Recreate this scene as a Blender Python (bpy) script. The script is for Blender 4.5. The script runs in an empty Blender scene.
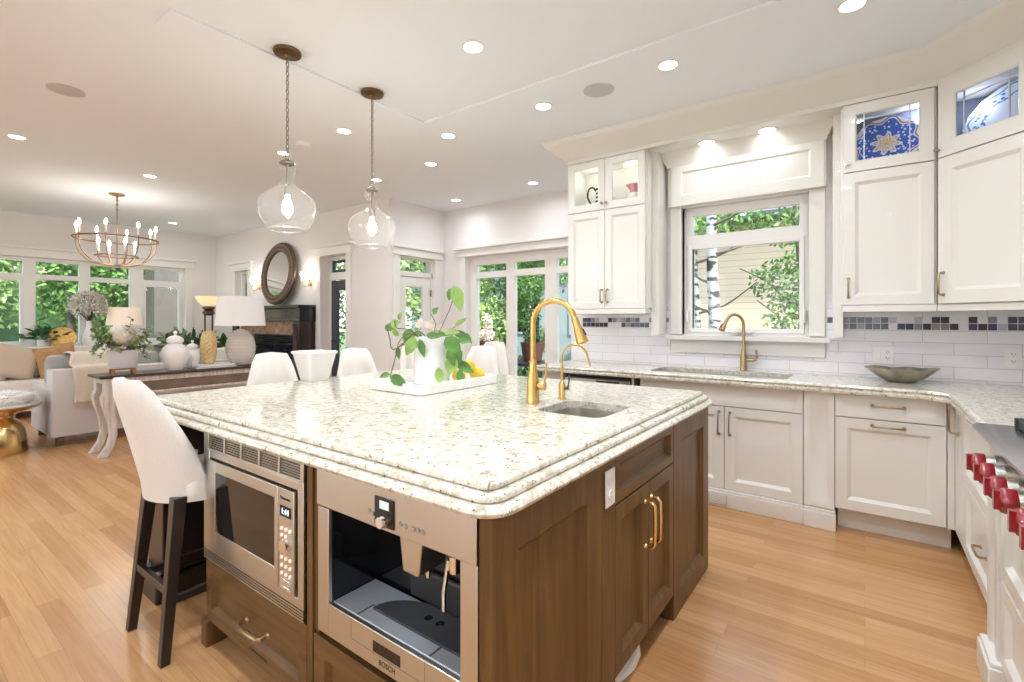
import bpy, bmesh, math, random
from math import sin, cos, pi, radians
from mathutils import Matrix, Vector
from mathutils.geometry import tessellate_polygon
S = bpy.context.scene
C = S.collection
R = radians

# ---------------------------------------------------------------- camera
cd = bpy.data.cameras.new('camera')
cam = bpy.data.objects.new('camera', cd); C.objects.link(cam)
cd.sensor_width = 36.0; cd.lens = 482.0 / 1024 * 36; cd.shift_y = -21.0 / 1024
cd.clip_start = 0.05; cd.clip_end = 300
cam.location = (0, 0, 1.32); cam.rotation_euler = (R(90), 0, math.atan(353 / 482.0))
S.camera = cam

# ---------------------------------------------------------------- world, sun, exposure
vs = S.view_settings
vs.view_transform = 'Standard'; vs.look = 'None'; vs.gamma = 1.0; vs.use_curve_mapping = False
vs.exposure = 0.70
S.cycles.max_bounces = 10; S.cycles.diffuse_bounces = 5; S.cycles.glossy_bounces = 4
S.cycles.transparent_max_bounces = 16; S.cycles.caustics_reflective = False; S.cycles.caustics_refractive = False
S.cycles.sample_clamp_indirect = 6.0
S.cycles.use_denoising = True
W = bpy.data.worlds.new('sky'); S.world = W; W.use_nodes = True
nt = W.node_tree; nt.nodes.clear()
out = nt.nodes.new('ShaderNodeOutputWorld'); bg = nt.nodes.new('ShaderNodeBackground')
tc = nt.nodes.new('ShaderNodeTexCoord'); sx = nt.nodes.new('ShaderNodeSeparateXYZ'); cr = nt.nodes.new('ShaderNodeValToRGB')
nt.links.new(tc.outputs['Generated'], sx.inputs[0]); nt.links.new(sx.outputs['Z'], cr.inputs[0])
cr.color_ramp.elements[0].position = 0.0; cr.color_ramp.elements[0].color = (0.95, 0.97, 1, 1)
cr.color_ramp.elements[1].position = 0.55; cr.color_ramp.elements[1].color = (0.62, 0.80, 1, 1)
nt.links.new(cr.outputs[0], bg.inputs[0]); bg.inputs[1].default_value = 2.4
nt.links.new(bg.outputs[0], out.inputs[0])
sl = bpy.data.lights.new('sun', 'SUN'); sl.energy = 5.0; sl.angle = R(3); sl.color = (1, .95, .86)
so = bpy.data.objects.new('sun', sl); C.objects.link(so); so.rotation_euler = Vector((-.66, .24, -.71)).to_track_quat('-Z', 'Y').to_euler()

def area(name, loc, rot, sx_, sy_, power, col, shape='RECTANGLE', parent=None):
    l = bpy.data.lights.new(name, 'AREA'); l.shape = shape; l.size = sx_; l.size_y = sy_; l.energy = power; l.color = col
    o = bpy.data.objects.new(name, l); C.objects.link(o); o.location = loc; o.rotation_euler = rot
    if parent: o.parent = parent
    return o
def point(name, loc, power, col, r, parent=None):
    l = bpy.data.lights.new(name, 'POINT'); l.energy = power; l.color = col; l.shadow_soft_size = r
    o = bpy.data.objects.new(name, l); C.objects.link(o); o.location = loc
    if parent: o.parent = parent
    return o
CAN_W = 3.2            # watts of one recessed downlight
WARM = (0.90, 0.965, 1.05)

# ---------------------------------------------------------------- materials
def new_mat(name):
    m = bpy.data.materials.new(name); m.use_nodes = True
    n = m.node_tree; return m, n, n.nodes['Principled BSDF'], n.nodes['Material Output']
def pm(name, col, rough=.5, metal=0, coat=0, noise=0, nscale=40, spec=None, bump=0, sheen=0):
    m, n, b, o = new_mat(name)
    b.inputs['Base Color'].default_value = (*col, 1); b.inputs['Roughness'].default_value = rough
    b.inputs['Metallic'].default_value = metal; b.inputs['Coat Weight'].default_value = coat
    if spec is not None: b.inputs['Specular IOR Level'].default_value = spec
    if sheen: b.inputs['Sheen Weight'].default_value = sheen
    if noise or bump:
        t = n.nodes.new('ShaderNodeTexCoord'); nz = n.nodes.new('ShaderNodeTexNoise')
        nz.inputs['Scale'].default_value = nscale; nz.inputs['Detail'].default_value = 4
        n.links.new(t.outputs['Object'], nz.inputs['Vector'])
        if noise:
            rp = n.nodes.new('ShaderNodeValToRGB')
            rp.color_ramp.elements[0].position = .3; rp.color_ramp.elements[1].position = .7
            rp.color_ramp.elements[0].color = (*[c * (1 - noise) for c in col], 1)
            rp.color_ramp.elements[1].color = (*[min(1, c * (1 + noise)) for c in col], 1)
            n.links.new(nz.outputs['Fac'], rp.inputs[0]); n.links.new(rp.outputs[0], b.inputs['Base Color'])
        if bump:
            bp = n.nodes.new('ShaderNodeBump'); bp.inputs['Strength'].default_value = bump; bp.inputs['Distance'].default_value = .004
            n.links.new(nz.outputs['Fac'], bp.inputs['Height']); n.links.new(bp.outputs[0], b.inputs['Normal'])
    return m
def em(name, col, s):
    m, n, b, o = new_mat(name)
    b.inputs['Base Color'].default_value = (*col, 1); b.inputs['Emission Color'].default_value = (*col, 1); b.inputs['Emission Strength'].default_value = s
    return m
def thin_glass(name, tint=(1, 1, 1), edge=.35, base=.03, haze=0.0):
    """a clear sheet: see-through, mirror-like towards grazing angles, haze = share of light scattered by a seeded sheet"""
    m, n, b, o = new_mat(name); n.nodes.remove(b)
    tr = n.nodes.new('ShaderNodeBsdfTransparent'); tr.inputs[0].default_value = (*tint, 1)
    gl = n.nodes.new('ShaderNodeBsdfGlossy'); gl.inputs['Roughness'].default_value = .01
    lw = n.nodes.new('ShaderNodeLayerWeight'); lw.inputs[0].default_value = .5
    pw = n.nodes.new('ShaderNodeMath'); pw.operation = 'POWER'; pw.inputs[1].default_value = 4
    ma = n.nodes.new('ShaderNodeMath'); ma.operation = 'MULTIPLY_ADD'; ma.inputs[1].default_value = edge; ma.inputs[2].default_value = base
    mx = n.nodes.new('ShaderNodeMixShader')
    n.links.new(lw.outputs['Facing'], pw.inputs[0]); n.links.new(pw.outputs[0], ma.inputs[0]); n.links.new(ma.outputs[0], mx.inputs[0])
    n.links.new(tr.outputs[0], mx.inputs[1]); n.links.new(gl.outputs[0], mx.inputs[2])
    if haze:
        tl = n.nodes.new('ShaderNodeBsdfTranslucent'); tl.inputs[0].default_value = (1, 1, 1, 1); m2 = n.nodes.new('ShaderNodeMixShader'); m2.inputs[0].default_value = haze
        n.links.new(mx.outputs[0], m2.inputs[1]); n.links.new(tl.outputs[0], m2.inputs[2]); mx = m2
    n.links.new(mx.outputs[0], o.inputs[0]); return m
def wood(name, dark, light, rough, axis='Z', scale=1.0, coat=.15):
    m, n, b, o = new_mat(name)
    t = n.nodes.new('ShaderNodeTexCoord'); mp = n.nodes.new('ShaderNodeMapping')
    st = {'X': (1.2, 14, 14), 'Y': (14, 1.2, 14), 'Z': (14, 14, 1.2)}[axis]
    mp.inputs['Scale'].default_value = [s * scale for s in st]
    nz = n.nodes.new('ShaderNodeTexNoise'); nz.inputs['Scale'].default_value = 2.2; nz.inputs['Detail'].default_value = 6; nz.inputs['Distortion'].default_value = .6
    rp = n.nodes.new('ShaderNodeValToRGB'); rp.color_ramp.elements[0].position = .3; rp.color_ramp.elements[1].position = .72
    rp.color_ramp.elements[0].color = (*dark, 1); rp.color_ramp.elements[1].color = (*light, 1)
    n.links.new(t.outputs['Object'], mp.inputs[0]); n.links.new(mp.outputs[0], nz.inputs['Vector'])
    n.links.new(nz.outputs['Fac'], rp.inputs[0]); n.links.new(rp.outputs[0], b.inputs['Base Color'])
    b.inputs['Roughness'].default_value = rough; b.inputs['Coat Weight'].default_value = coat * .4; b.inputs['Coat Roughness'].default_value = .2; b.inputs['Specular IOR Level'].default_value = .3
    return m
def granite(name):
    m, n, b, o = new_mat(name)
    t = n.nodes.new('ShaderNodeTexCoord')
    def nz(scale, det, dist=0):
        x = n.nodes.new('ShaderNodeTexNoise'); x.inputs['Scale'].default_value = scale; x.inputs['Detail'].default_value = det; x.inputs['Distortion'].default_value = dist
        n.links.new(t.outputs['Object'], x.inputs['Vector']); return x.outputs['Fac']
    def ramp(fac, stops):
        r = n.nodes.new('ShaderNodeValToRGB')
        while len(r.color_ramp.elements) < len(stops): r.color_ramp.elements.new(.5)
        for e, (p, c) in zip(r.color_ramp.elements, stops): e.position = p; e.color = (*c, 1)
        n.links.new(fac, r.inputs[0]); return r.outputs[0]
    def mix(fac, a, c):
        x = n.nodes.new('ShaderNodeMix'); x.data_type = 'RGBA'
        n.links.new(fac, x.inputs[0]); n.links.new(a, x.inputs[6])
        if isinstance(c, tuple): x.inputs[7].default_value = (*c, 1)
        else: n.links.new(c, x.inputs[7])
        return x.outputs[2]
    base = ramp(nz(34, 6, .6), [(.28, (.40, .34, .25)), (.40, (.58, .53, .42)), (.52, (.70, .66, .56)), (.70, (.78, .76, .70))])
    g1 = ramp(nz(50, 3, .3), [(.60, (0, 0, 0)), (.70, (1, 1, 1))])
    c = mix(g1, base, (.47, .44, .39))
    g2 = ramp(nz(82, 2, .2), [(.65, (0, 0, 0)), (.70, (1, 1, 1))])
    c = mix(g2, c, (.07, .06, .06))
    g3 = ramp(nz(38, 2, .4), [(.66, (0, 0, 0)), (.72, (1, 1, 1))])
    c = mix(g3, c, (.30, .22, .13))
    n.links.new(c, b.inputs['Base Color']); b.inputs['Roughness'].default_value = .12
    b.inputs['Specular IOR Level'].default_value = .55
    return m
def floor_mat():
    m, n, b, o = new_mat('oak_floor')
    t = n.nodes.new('ShaderNodeTexCoord')
    br = n.nodes.new('ShaderNodeTexBrick'); br.offset = .37; br.offset_frequency = 2
    br.inputs['Scale'].default_value = 1; br.inputs['Brick Width'].default_value = 1.3; br.inputs['Row Height'].default_value = .083
    br.inputs['Mortar Size'].default_value = .0011; br.inputs['Mortar Smooth'].default_value = .3; br.inputs['Bias'].default_value = 0
    br.inputs['Color1'].default_value = (.48, .245, .098, 1); br.inputs['Color2'].default_value = (.64, .37, .175, 1); br.inputs['Mortar'].default_value = (.42, .225, .105, 1)
    n.links.new(t.outputs['Object'], br.inputs['Vector'])
    mp = n.nodes.new('ShaderNodeMapping'); mp.inputs['Scale'].default_value = (1.5, 30, 1)
    nz = n.nodes.new('ShaderNodeTexNoise'); nz.inputs['Scale'].default_value = 1.5; nz.inputs['Detail'].default_value = 6; nz.inputs['Distortion'].default_value = 1.2
    n.links.new(t.outputs['Object'], mp.inputs[0]); n.links.new(mp.outputs[0], nz.inputs['Vector'])
    rp = n.nodes.new('ShaderNodeValToRGB'); rp.color_ramp.elements[0].position = .3; rp.color_ramp.elements[1].position = .7
    rp.color_ramp.elements[0].color = (.84, .81, .78, 1); rp.color_ramp.elements[1].color = (1.06, 1.05, 1.03, 1)
    n.links.new(nz.outputs['Fac'], rp.inputs[0])
    mx = n.nodes.new('ShaderNodeMix'); mx.data_type = 'RGBA'; mx.blend_type = 'MULTIPLY'; mx.inputs[0].default_value = 1
    n.links.new(br.outputs['Color'], mx.inputs[6]); n.links.new(rp.outputs[0], mx.inputs[7]); n.links.new(mx.outputs[2], b.inputs['Base Color'])
    b.inputs['Roughness'].default_value = .24; b.inputs['Specular IOR Level'].default_value = .5
    return m
def tile_mat(name, plane):
    m, n, b, o = new_mat(name)
    t = n.nodes.new('ShaderNodeTexCoord'); s = n.nodes.new('ShaderNodeSeparateXYZ'); c = n.nodes.new('ShaderNodeCombineXYZ')
    n.links.new(t.outputs['Object'], s.inputs[0]); n.links.new(s.outputs[plane], c.inputs[0]); n.links.new(s.outputs['Z'], c.inputs[1])
    br = n.nodes.new('ShaderNodeTexBrick'); br.offset = .5
    br.inputs['Scale'].default_value = 1; br.inputs['Brick Width'].default_value = .31; br.inputs['Row Height'].default_value = .078
    br.inputs['Mortar Size'].default_value = .0022; br.inputs['Mortar Smooth'].default_value = .2
    br.inputs['Color1'].default_value = (.84, .83, .86, 1); br.inputs['Color2'].default_value = (.80, .79, .82, 1); br.inputs['Mortar'].default_value = (.56, .55, .57, 1)
    n.links.new(c.outputs[0], br.inputs['Vector']); n.links.new(br.outputs['Color'], b.inputs['Base Color'])
    bp = n.nodes.new('ShaderNodeBump'); bp.inputs['Strength'].default_value = .35; bp.inputs['Distance'].default_value = .003; bp.invert = True
    n.links.new(br.outputs['Fac'], bp.inputs['Height']); n.links.new(bp.outputs[0], b.inputs['Normal'])
    b.inputs['Roughness'].default_value = .14
    return m
def siding_mat():
    m, n, b, o = new_mat('beige_siding')
    t = n.nodes.new('ShaderNodeTexCoord'); s = n.nodes.new('ShaderNodeSeparateXYZ')
    n.links.new(t.outputs['Object'], s.inputs[0])
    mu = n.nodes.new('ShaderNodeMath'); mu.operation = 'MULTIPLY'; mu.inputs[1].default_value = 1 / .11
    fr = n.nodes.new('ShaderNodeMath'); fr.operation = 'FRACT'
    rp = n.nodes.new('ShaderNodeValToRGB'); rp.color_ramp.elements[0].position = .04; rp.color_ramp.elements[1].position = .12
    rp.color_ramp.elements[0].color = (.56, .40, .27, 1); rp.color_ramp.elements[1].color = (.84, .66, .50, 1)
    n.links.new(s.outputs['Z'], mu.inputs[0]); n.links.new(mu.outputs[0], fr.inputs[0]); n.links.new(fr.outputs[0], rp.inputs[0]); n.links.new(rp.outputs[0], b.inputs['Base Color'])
    b.inputs['Roughness'].default_value = .7
    return m
def birch_mat():
    m, n, b, o = new_mat('birch_bark')
    t = n.nodes.new('ShaderNodeTexCoord'); mp = n.nodes.new('ShaderNodeMapping'); mp.inputs['Scale'].default_value = (6, 6, 14)
    nz = n.nodes.new('ShaderNodeTexNoise'); nz.inputs['Scale'].default_value = 1; nz.inputs['Detail'].default_value = 3
    rp = n.nodes.new('ShaderNodeValToRGB'); rp.color_ramp.elements[0].position = .42; rp.color_ramp.elements[1].position = .52
    rp.color_ramp.elements[0].color = (.05, .05, .05, 1); rp.color_ramp.elements[1].color = (.62, .64, .64, 1)
    n.links.new(t.outputs['Object'], mp.inputs[0]); n.links.new(mp.outputs[0], nz.inputs['Vector']); n.links.new(nz.outputs['Fac'], rp.inputs[0]); n.links.new(rp.outputs[0], b.inputs['Base Color'])
    b.inputs['Roughness'].default_value = .8
    return m

M = dict(
    wall=pm('warm_white_wall', (.82, .79, .775), .85), ceil=pm('ceiling_white', (.82, .865, .90), .9), trim=pm('white_trim', (.83, .815, .785), .35),
    cab=pm('cream_cabinet_paint', (.76, .74, .69), .3, coat=.1), cabin=pm('cabinet_interior', (.80, .80, .76), .5), shadow=pm('dark_gap', (.03, .025, .02), .8),
    wood=wood('walnut_stain', (.088, .043, .012), (.165, .088, .028), .34), woodx=wood('walnut_stain_horizontal', (.088, .043, .012), (.165, .088, .028), .34, 'X'),
    woody=wood('walnut_stain_along', (.088, .043, .012), (.165, .088, .028), .34, 'Y'),
    espresso=pm('espresso_wood', (.018, .012, .010), .35, coat=.2), granite=granite('cream_granite'), floor=floor_mat(),
    steel=pm('brushed_steel', (.60, .585, .53), .30, 1), steelb=pm('bright_steel', (.55, .58, .64), .22, 1), chrome=pm('chrome', (.85, .85, .85), .08, 1),
    black=pm('black_gloss', (.006, .006, .007), .06), blackm=pm('black_matte', (.02, .02, .022), .5), darkglass=pm('dark_oven_glass', (.012, .011, .012), .04, spec=.6),
    gold=pm('brushed_gold', (.72, .47, .17), .27, 1), goldl=pm('polished_gold', (.80, .56, .25), .2, 1), antique=pm('antique_bronze', (.20, .125, .06), .38, 1), brass=pm('aged_brass', (.45, .33, .19), .32, 1),
    pewter=pm('pewter_pull', (.34, .31, .27), .35, 1),
    red=pm('red_knob', (.26, .010, .016), .28, coat=.6), fabric=pm('cream_linen', (.74, .70, .65), .95, noise=.05, nscale=220, bump=.15, sheen=.3),
    sofa=pm('light_grey_linen', (.60, .575, .56), .95, noise=.04, nscale=200, bump=.12), sofaw=pm('off_white_linen', (.80, .75, .69), .95, noise=.03, nscale=200),
    greyc=pm('grey_cushion', (.36, .35, .33), .95, noise=.08, nscale=180), throw=pm('oatmeal_knit', (.68, .60, .49), .98, noise=.14, nscale=160, bump=.5), fur=pm('white_shag', (.90, .88, .86), 1),
    pillowb=pm('beige_pillow', (.60, .48, .36), .95, noise=.05, nscale=200), pillowc=pm('copper_pillow', (.48, .27, .12), .8, noise=.15, nscale=30), pillowp=pm('speckled_pillow', (.62, .56, .48), .95, noise=.35, nscale=60),
    ivory=pm('ivory_ceramic', (.82, .80, .78), .35), marble=pm('white_marble', (.84, .83, .81), .2, noise=.05, nscale=8), white=pm('white_ceramic', (.86, .86, .86), .25),
    greyv=pm('pale_grey_planter', (.62, .61, .65), .4), copperf=pm('copper_foot', (.42, .20, .07), .4, .6),
    leaf=pm('leaf_green', (.10, .24, .045), .4, noise=.45, nscale=14), leafl=pm('leaf_light', (.30, .46, .12), .4, noise=.3, nscale=12), leafd=pm('leaf_dark', (.035, .115, .03), .4, noise=.4, nscale=14), leafe=pm('eucalyptus', (.20, .27, .13), .6, noise=.5, nscale=20),
    stem=pm('stem_brown', (.12, .075, .05), .7), soil=pm('potting_soil', (.05, .035, .025), 1), lemon=pm('lemon_yellow', (.86, .62, .06), .4, noise=.06, nscale=40, bump=.1), petal=pm('pale_petal', (.86, .72, .64), .7), hydr=pm('cream_petal', (.93, .88, .80), .8),
    dried=pm('dried_flower', (.95, .82, .75), .95, noise=.25, nscale=40), tree=pm('tree_leaf', (.17, .32, .08), .55, noise=.5, nscale=1.3), tree2=pm('spring_leaf', (.32, .46, .15), .55, noise=.45, nscale=1.6), treed=pm('conifer_leaf', (.045, .11, .045), .6, noise=.5, nscale=2), bark=pm('grey_bark', (.16, .14, .12), .9), birch=birch_mat(), siding=siding_mat(), roofm=pm('grey_shingle', (.12, .12, .125), .9),
    blueh=pm('pale_blue_siding', (.50, .60, .66), .7), greyh=pm('grey_stucco', (.15, .14, .125), .9), lawn=pm('lawn', (.09, .16, .04), .95, noise=.3, nscale=3), bounce=pm('pale_bounce_slab', (.62, .60, .57), .8), deck=pm('deck_grey', (.30, .28, .27), .8),
    mantel=pm('black_mantel', (.022, .022, .027), .22, coat=.5), mantelb=pm('mantel_brown', (.035, .020, .015), .3, coat=.4), slate=pm('slate_tile', (.30, .19, .12), .5, noise=.5, nscale=12), mirror=pm('mirror_glass', (.90, .90, .90), .02, 1), glassb=pm('firebox_glass', (.012, .014, .022), .1),
    bronze=pm('carved_bronze', (.15, .10, .065), .45, .7), shade=pm('linen_shade', (.84, .83, .82), .9), amber=em('amber_shade', (.80, .62, .36), .55), shadelit=em('lit_beige_shade', (.86, .72, .58), .18), 
    navy=pm('navy_door', (.045, .05, .075), .4), whitewash=wood('whitewashed_wood', (.42, .36, .32), (.68, .63, .58), .6, 'Z', 1.4, 0), tabletop=pm('dark_table_top', (.05, .035, .03), .3), brownp=pm('brown_panel', (.16, .11, .085), .5, noise=.2, nscale=10),
    goldw=pm('woven_gold', (.66, .50, .26), .45, .35, noise=.2, nscale=60), rib=pm('ribbed_ceramic', (.66, .61, .56), .6), golddisc=pm('hammered_gold', (.52, .33, .11), .4, .7, noise=.3, nscale=30, bump=.6), bookc=pm('grey_book_cover', (.30, .29, .30), .6), bookp=pm('book_pages', (.82, .80, .76), .8),
    chand=pm('chandelier_bronze', (.30, .17, .085), .35, 1),
    bulb=em('bulb_glow', (1, .93, .82), 60), bulbs=em('candle_bulb_glow', (1, .9, .76), 22), canlit=em('downlight_lens', (1, .97, .92), 9), disp=em('display_blue', (.35, .60, 1), 2.2), led=em('panel_light', (1, .72, .6), .35),
    speaker=pm('speaker_grille', (.56, .56, .55), .8), plastic=pm('white_plastic', (.85, .84, .81), .35), vent=pm('vent_louver', (.60, .59, .57), .5), seam=pm('slot_shadow', (.12, .11, .10), .8),
    pane=thin_glass('window_glass'), shell=thin_glass('pendant_glass', (.985, .985, .985), .45, .03, .018), leaded=thin_glass('leaded_glass', (.86, .9, 1), .3, .03), lead=pm('pale_came', (.55, .60, .72), .4, .3), darkb=pm('cabinet_back_blue', (.14, .16, .22), .5),
    bowl=pm('metal_leaf_bowl', (.50, .46, .37), .3, .85, noise=.4, nscale=14), paper=pm('white_wrapper', (.85, .84, .80), .8), tablewhite=pm('white_table_top', (.80, .77, .75), .2), pink=pm('pink_ceramic', (.62, .25, .27), .3), greypipe=pm('grey_tin', (.25, .26, .27), .5), patio=pm('patio_dark', (.03, .03, .035), .5), terra=pm('dark_pot', (.10, .04, .03), .6),
    navyt=pm('mosaic_navy', (.03, .035, .10), .12), blackt=pm('mosaic_black', (.022, .02, .025), .12), greyt=pm('mosaic_grey', (.25, .24, .26), .14), lilact=pm('mosaic_lilac', (.48, .47, .56), .14), whitet=pm('mosaic_white', (.80, .79, .85), .14))

# ---------------------------------------------------------------- mesh helpers
class MB:
    def __init__(s, T=None): s.v = []; s.f = []; s.m = []; s.T = T; s.cur = 0
    def add(s, vs, fs, T=None):
        T = T if T is not None else s.T; b = len(s.v)
        s.v += [tuple(T @ Vector(p)) if T else tuple(p) for p in vs]
        s.f += [tuple(b + i for i in f) for f in fs]; s.m += [s.cur] * len(fs); return s
    def box(s, x0, x1, y0, y1, z0, z1, T=None):
        return s.add([(x0, y0, z0), (x1, y0, z0), (x1, y1, z0), (x0, y1, z0), (x0, y0, z1), (x1, y0, z1), (x1, y1, z1), (x0, y1, z1)],
                     [(0, 3, 2, 1), (4, 5, 6, 7), (0, 1, 5, 4), (1, 2, 6, 5), (2, 3, 7, 6), (3, 0, 4, 7)], T)
    def loft(s, loops, cap0=True, cap1=True, closed=True, T=None):
        n = len(loops[0]); vs = [p for l in loops for p in l]; fs = []
        for i in range(len(loops) - 1):
            for j in range(n if closed else n - 1):
                k = (j + 1) % n; fs.append((i * n + j, i * n + k, (i + 1) * n + k, (i + 1) * n + j))
        if cap0: fs.append(tuple(reversed(range(n))))
        if cap1: fs.append(tuple((len(loops) - 1) * n + j for j in range(n)))
        return s.add(vs, fs, T)
    def prism(s, pts, a0, a1, axis='z', T=None):
        g = {'z': lambda p, a: (p[0], p[1], a), 'y': lambda p, a: (p[0], a, p[1]), 'x': lambda p, a: (a, p[0], p[1])}[axis]
        return s.loft([[g(p, a0) for p in pts], [g(p, a1) for p in pts]], T=T)
    def lathe(s, prof, n=24, c=(0, 0, 0), cap0=True, cap1=True, T=None):
        return s.loft([[(c[0] + r * cos(2 * pi * j / n), c[1] + r * sin(2 * pi * j / n), c[2] + z) for j in range(n)] for r, z in prof], cap0, cap1, T=T)
    def tube(s, pts, r, n=8, T=None, caps=True):
        P = [Vector(p) for p in pts]; rr = r if isinstance(r, (list, tuple)) else [r] * len(P); loops = []
        up = None
        for i, p in enumerate(P):
            d = (P[min(i + 1, len(P) - 1)] - P[max(i - 1, 0)]).normalized()
            if up is None:
                up = Vector((0, 0, 1)) if abs(d.z) < .9 else Vector((1, 0, 0))
            a = d.cross(up).normalized(); up = a.cross(d).normalized()
            loops.append([tuple(p + (a * cos(2 * pi * j / n) + up * sin(2 * pi * j / n)) * rr[i]) for j in range(n)])
        return s.loft(loops, caps, caps, T=T)
    def cyl(s, p0, p1, r0, r1=None, n=16, T=None): return s.tube([p0, p1], [r0, r0 if r1 is None else r1], n, T)
    def ell(s, c, r, nu=16, nv=10, T=None):
        loops = []
        for i in range(1, nv):
            t = -pi / 2 + pi * i / nv
            loops.append([(c[0] + r[0] * cos(t) * cos(2 * pi * j / nu), c[1] + r[1] * cos(t) * sin(2 * pi * j / nu), c[2] + r[2] * sin(t)) for j in range(nu)])
        return s.loft(loops, T=T)
    def torus(s, c, R_, r, axis='z', n=28, k=8, T=None, sy=1.0):
        vs = []; fs = []
        for i in range(n):
            a = 2 * pi * i / n
            for j in range(k):
                b = 2 * pi * j / k; q = R_ + r * cos(b); x, y, z = q * cos(a), q * sin(a) * sy, r * sin(b)
                vs.append({'z': (c[0] + x, c[1] + y, c[2] + z), 'y': (c[0] + x, c[1] + z, c[2] + y), 'x': (c[0] + z, c[1] + x, c[2] + y)}[axis])
                fs.append((i * k + j, ((i + 1) % n) * k + j, ((i + 1) % n) * k + (j + 1) % k, i * k + (j + 1) % k))
        return s.add(vs, fs, T)
    def panel(s, u0, u1, v0, v1, t=.02, fr=.06, sl=.014, rec=.009, glass=False, raised=0, n0=0, T=None):
        def L(i, n): return [(u0 + i, v0 + i, n), (u1 - i, v0 + i, n), (u1 - i, v1 - i, n), (u0 + i, v1 - i, n)]
        ls = [L(0, n0), L(0, n0 + t - .002), L(.002, n0 + t), L(fr, n0 + t), L(fr + sl, n0 + t - rec)]
        if raised: ls += [L(fr + sl + .006, n0 + t - rec), L(fr + sl + .006 + raised, n0 + t - .002)]
        if glass: ls += [L(fr + sl, n0), L(0, n0)]; return s.loft(ls, False, False, T=T)
        return s.loft(ls, T=T)
    def build(s, name, mat, parent=None, smooth=40, bevel=0, seg=2, loc=None, local=False, recalc=True):
        me = bpy.data.meshes.new(name)
        off = Vector((0, 0, 0))
        if loc is not None: off = Vector(loc)
        elif parent is not None and not local:
            p = parent
            while p is not None: off = off + p.location; p = p.parent
        me.from_pydata([tuple(Vector(q) - off) for q in s.v], [], s.f)
        mats = mat if isinstance(mat, (list, tuple)) else [mat]
        for q in mats: me.materials.append(q)
        if len(mats) > 1: me.polygons.foreach_set('material_index', s.m)
        if recalc and len(s.v) < 30000:
            bm = bmesh.new(); bm.from_mesh(me); bmesh.ops.recalc_face_normals(bm, faces=bm.faces); bm.to_mesh(me); bm.free()
        if smooth:
            me.shade_smooth()
            me.set_sharp_from_angle(angle=R(smooth))
        o = bpy.data.objects.new(name, me); C.objects.link(o)
        if parent is not None: o.parent = parent
        if loc is not None: o.location = loc
        if bevel:
            b = o.modifiers.new('bevel', 'BEVEL'); b.width = bevel; b.segments = seg; b.limit_method = 'ANGLE'; b.angle_limit = R(40); b.harden_normals = False
        return o
def frame(o, u, n):
    u = Vector(u); n = Vector(n); v = Vector((0, 0, 1))
    return Matrix(((u.x, v.x, n.x, o[0]), (u.y, v.y, n.y, o[1]), (u.z, v.z, n.z, o[2]), (0, 0, 0, 1)))
def FY(y): return frame((0, y, 0), (1, 0, 0), (0, -1, 0))        # faces the camera side: u = x
def FXm(x): return frame((x, 0, 0), (0, -1, 0), (-1, 0, 0))      # faces -x: u = -y
def FXp(x): return frame((x, 0, 0), (0, 1, 0), (1, 0, 0))        # faces +x: u = y
def tag(o, label, cat, group=None, kind=None):
    if label: o['label'] = label
    if cat: o['category'] = cat
    if group: o['group'] = group
    if kind: o['kind'] = kind
    return o
def thing(name, label, cat, loc=(0, 0, 0), rz=0, group=None):
    o = bpy.data.objects.new(name, None); C.objects.link(o); o.location = loc; o.rotation_euler = (0, 0, rz)
    o.empty_display_size = .1
    return tag(o, label, cat, group)
def struct(o): o['kind'] = 'structure'; return o
def kids(o): return [c for c in C.objects if c.parent == o]
def dup(root, loc, rz, label, group=None):
    r = root.copy(); C.objects.link(r); r.location = loc; r.rotation_euler = (0, 0, rz); r['label'] = label
    if group: r['group'] = group
    for ch in kids(root):
        c = ch.copy(); C.objects.link(c); c.parent = r
        for g in kids(ch):
            d = g.copy(); C.objects.link(d); d.parent = c
    return r
def smoothpts(P, k=6):
    P = [Vector(p) for p in P]; out_ = []
    for i in range(len(P) - 1):
        p0, p1, p2, p3 = P[max(i - 1, 0)], P[i], P[i + 1], P[min(i + 2, len(P) - 1)]
        for j in range(k):
            t = j / k
            out_.append(.5 * ((2 * p1) + (-p0 + p2) * t + (2 * p0 - 5 * p1 + 4 * p2 - p3) * t * t + (-p0 + 3 * p1 - 3 * p2 + p3) * t ** 3))
    return out_ + [P[-1]]
def offset_poly(pts, d, w=None):
    n = len(pts); res = []
    w = w or [1] * n
    for i in range(n):
        a, b, c = Vector(pts[i - 1]), Vector(pts[i]), Vector(pts[(i + 1) % n])
        e1 = (b - a).normalized(); e2 = (c - b).normalized()
        n1 = Vector((-e1.y, e1.x)); n2 = Vector((-e2.y, e2.x)); d1 = d * w[i - 1]; d2 = d * w[i]
        det = e1.x * e2.y - e1.y * e2.x
        if abs(det) < 1e-6: res.append(tuple(b + n1 * d1)); continue
        p = b + n1 * d1; q = b + n2 * d2; t = ((q.x - p.x) * e2.y - (q.y - p.y) * e2.x) / det
        res.append(tuple(p + e1 * t))
    return res
def rrect(x0, x1, y0, y1, r, k=6):
    P = []
    for cx, cy, a in ((x0 + r, y0 + r, pi), (x1 - r, y0 + r, 1.5 * pi), (x1 - r, y1 - r, 0), (x0 + r, y1 - r, .5 * pi)):
        for j in range(k + 1): P.append((cx + r * cos(a + pi / 2 * j / k), cy + r * sin(a + pi / 2 * j / k)))
    return P
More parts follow.
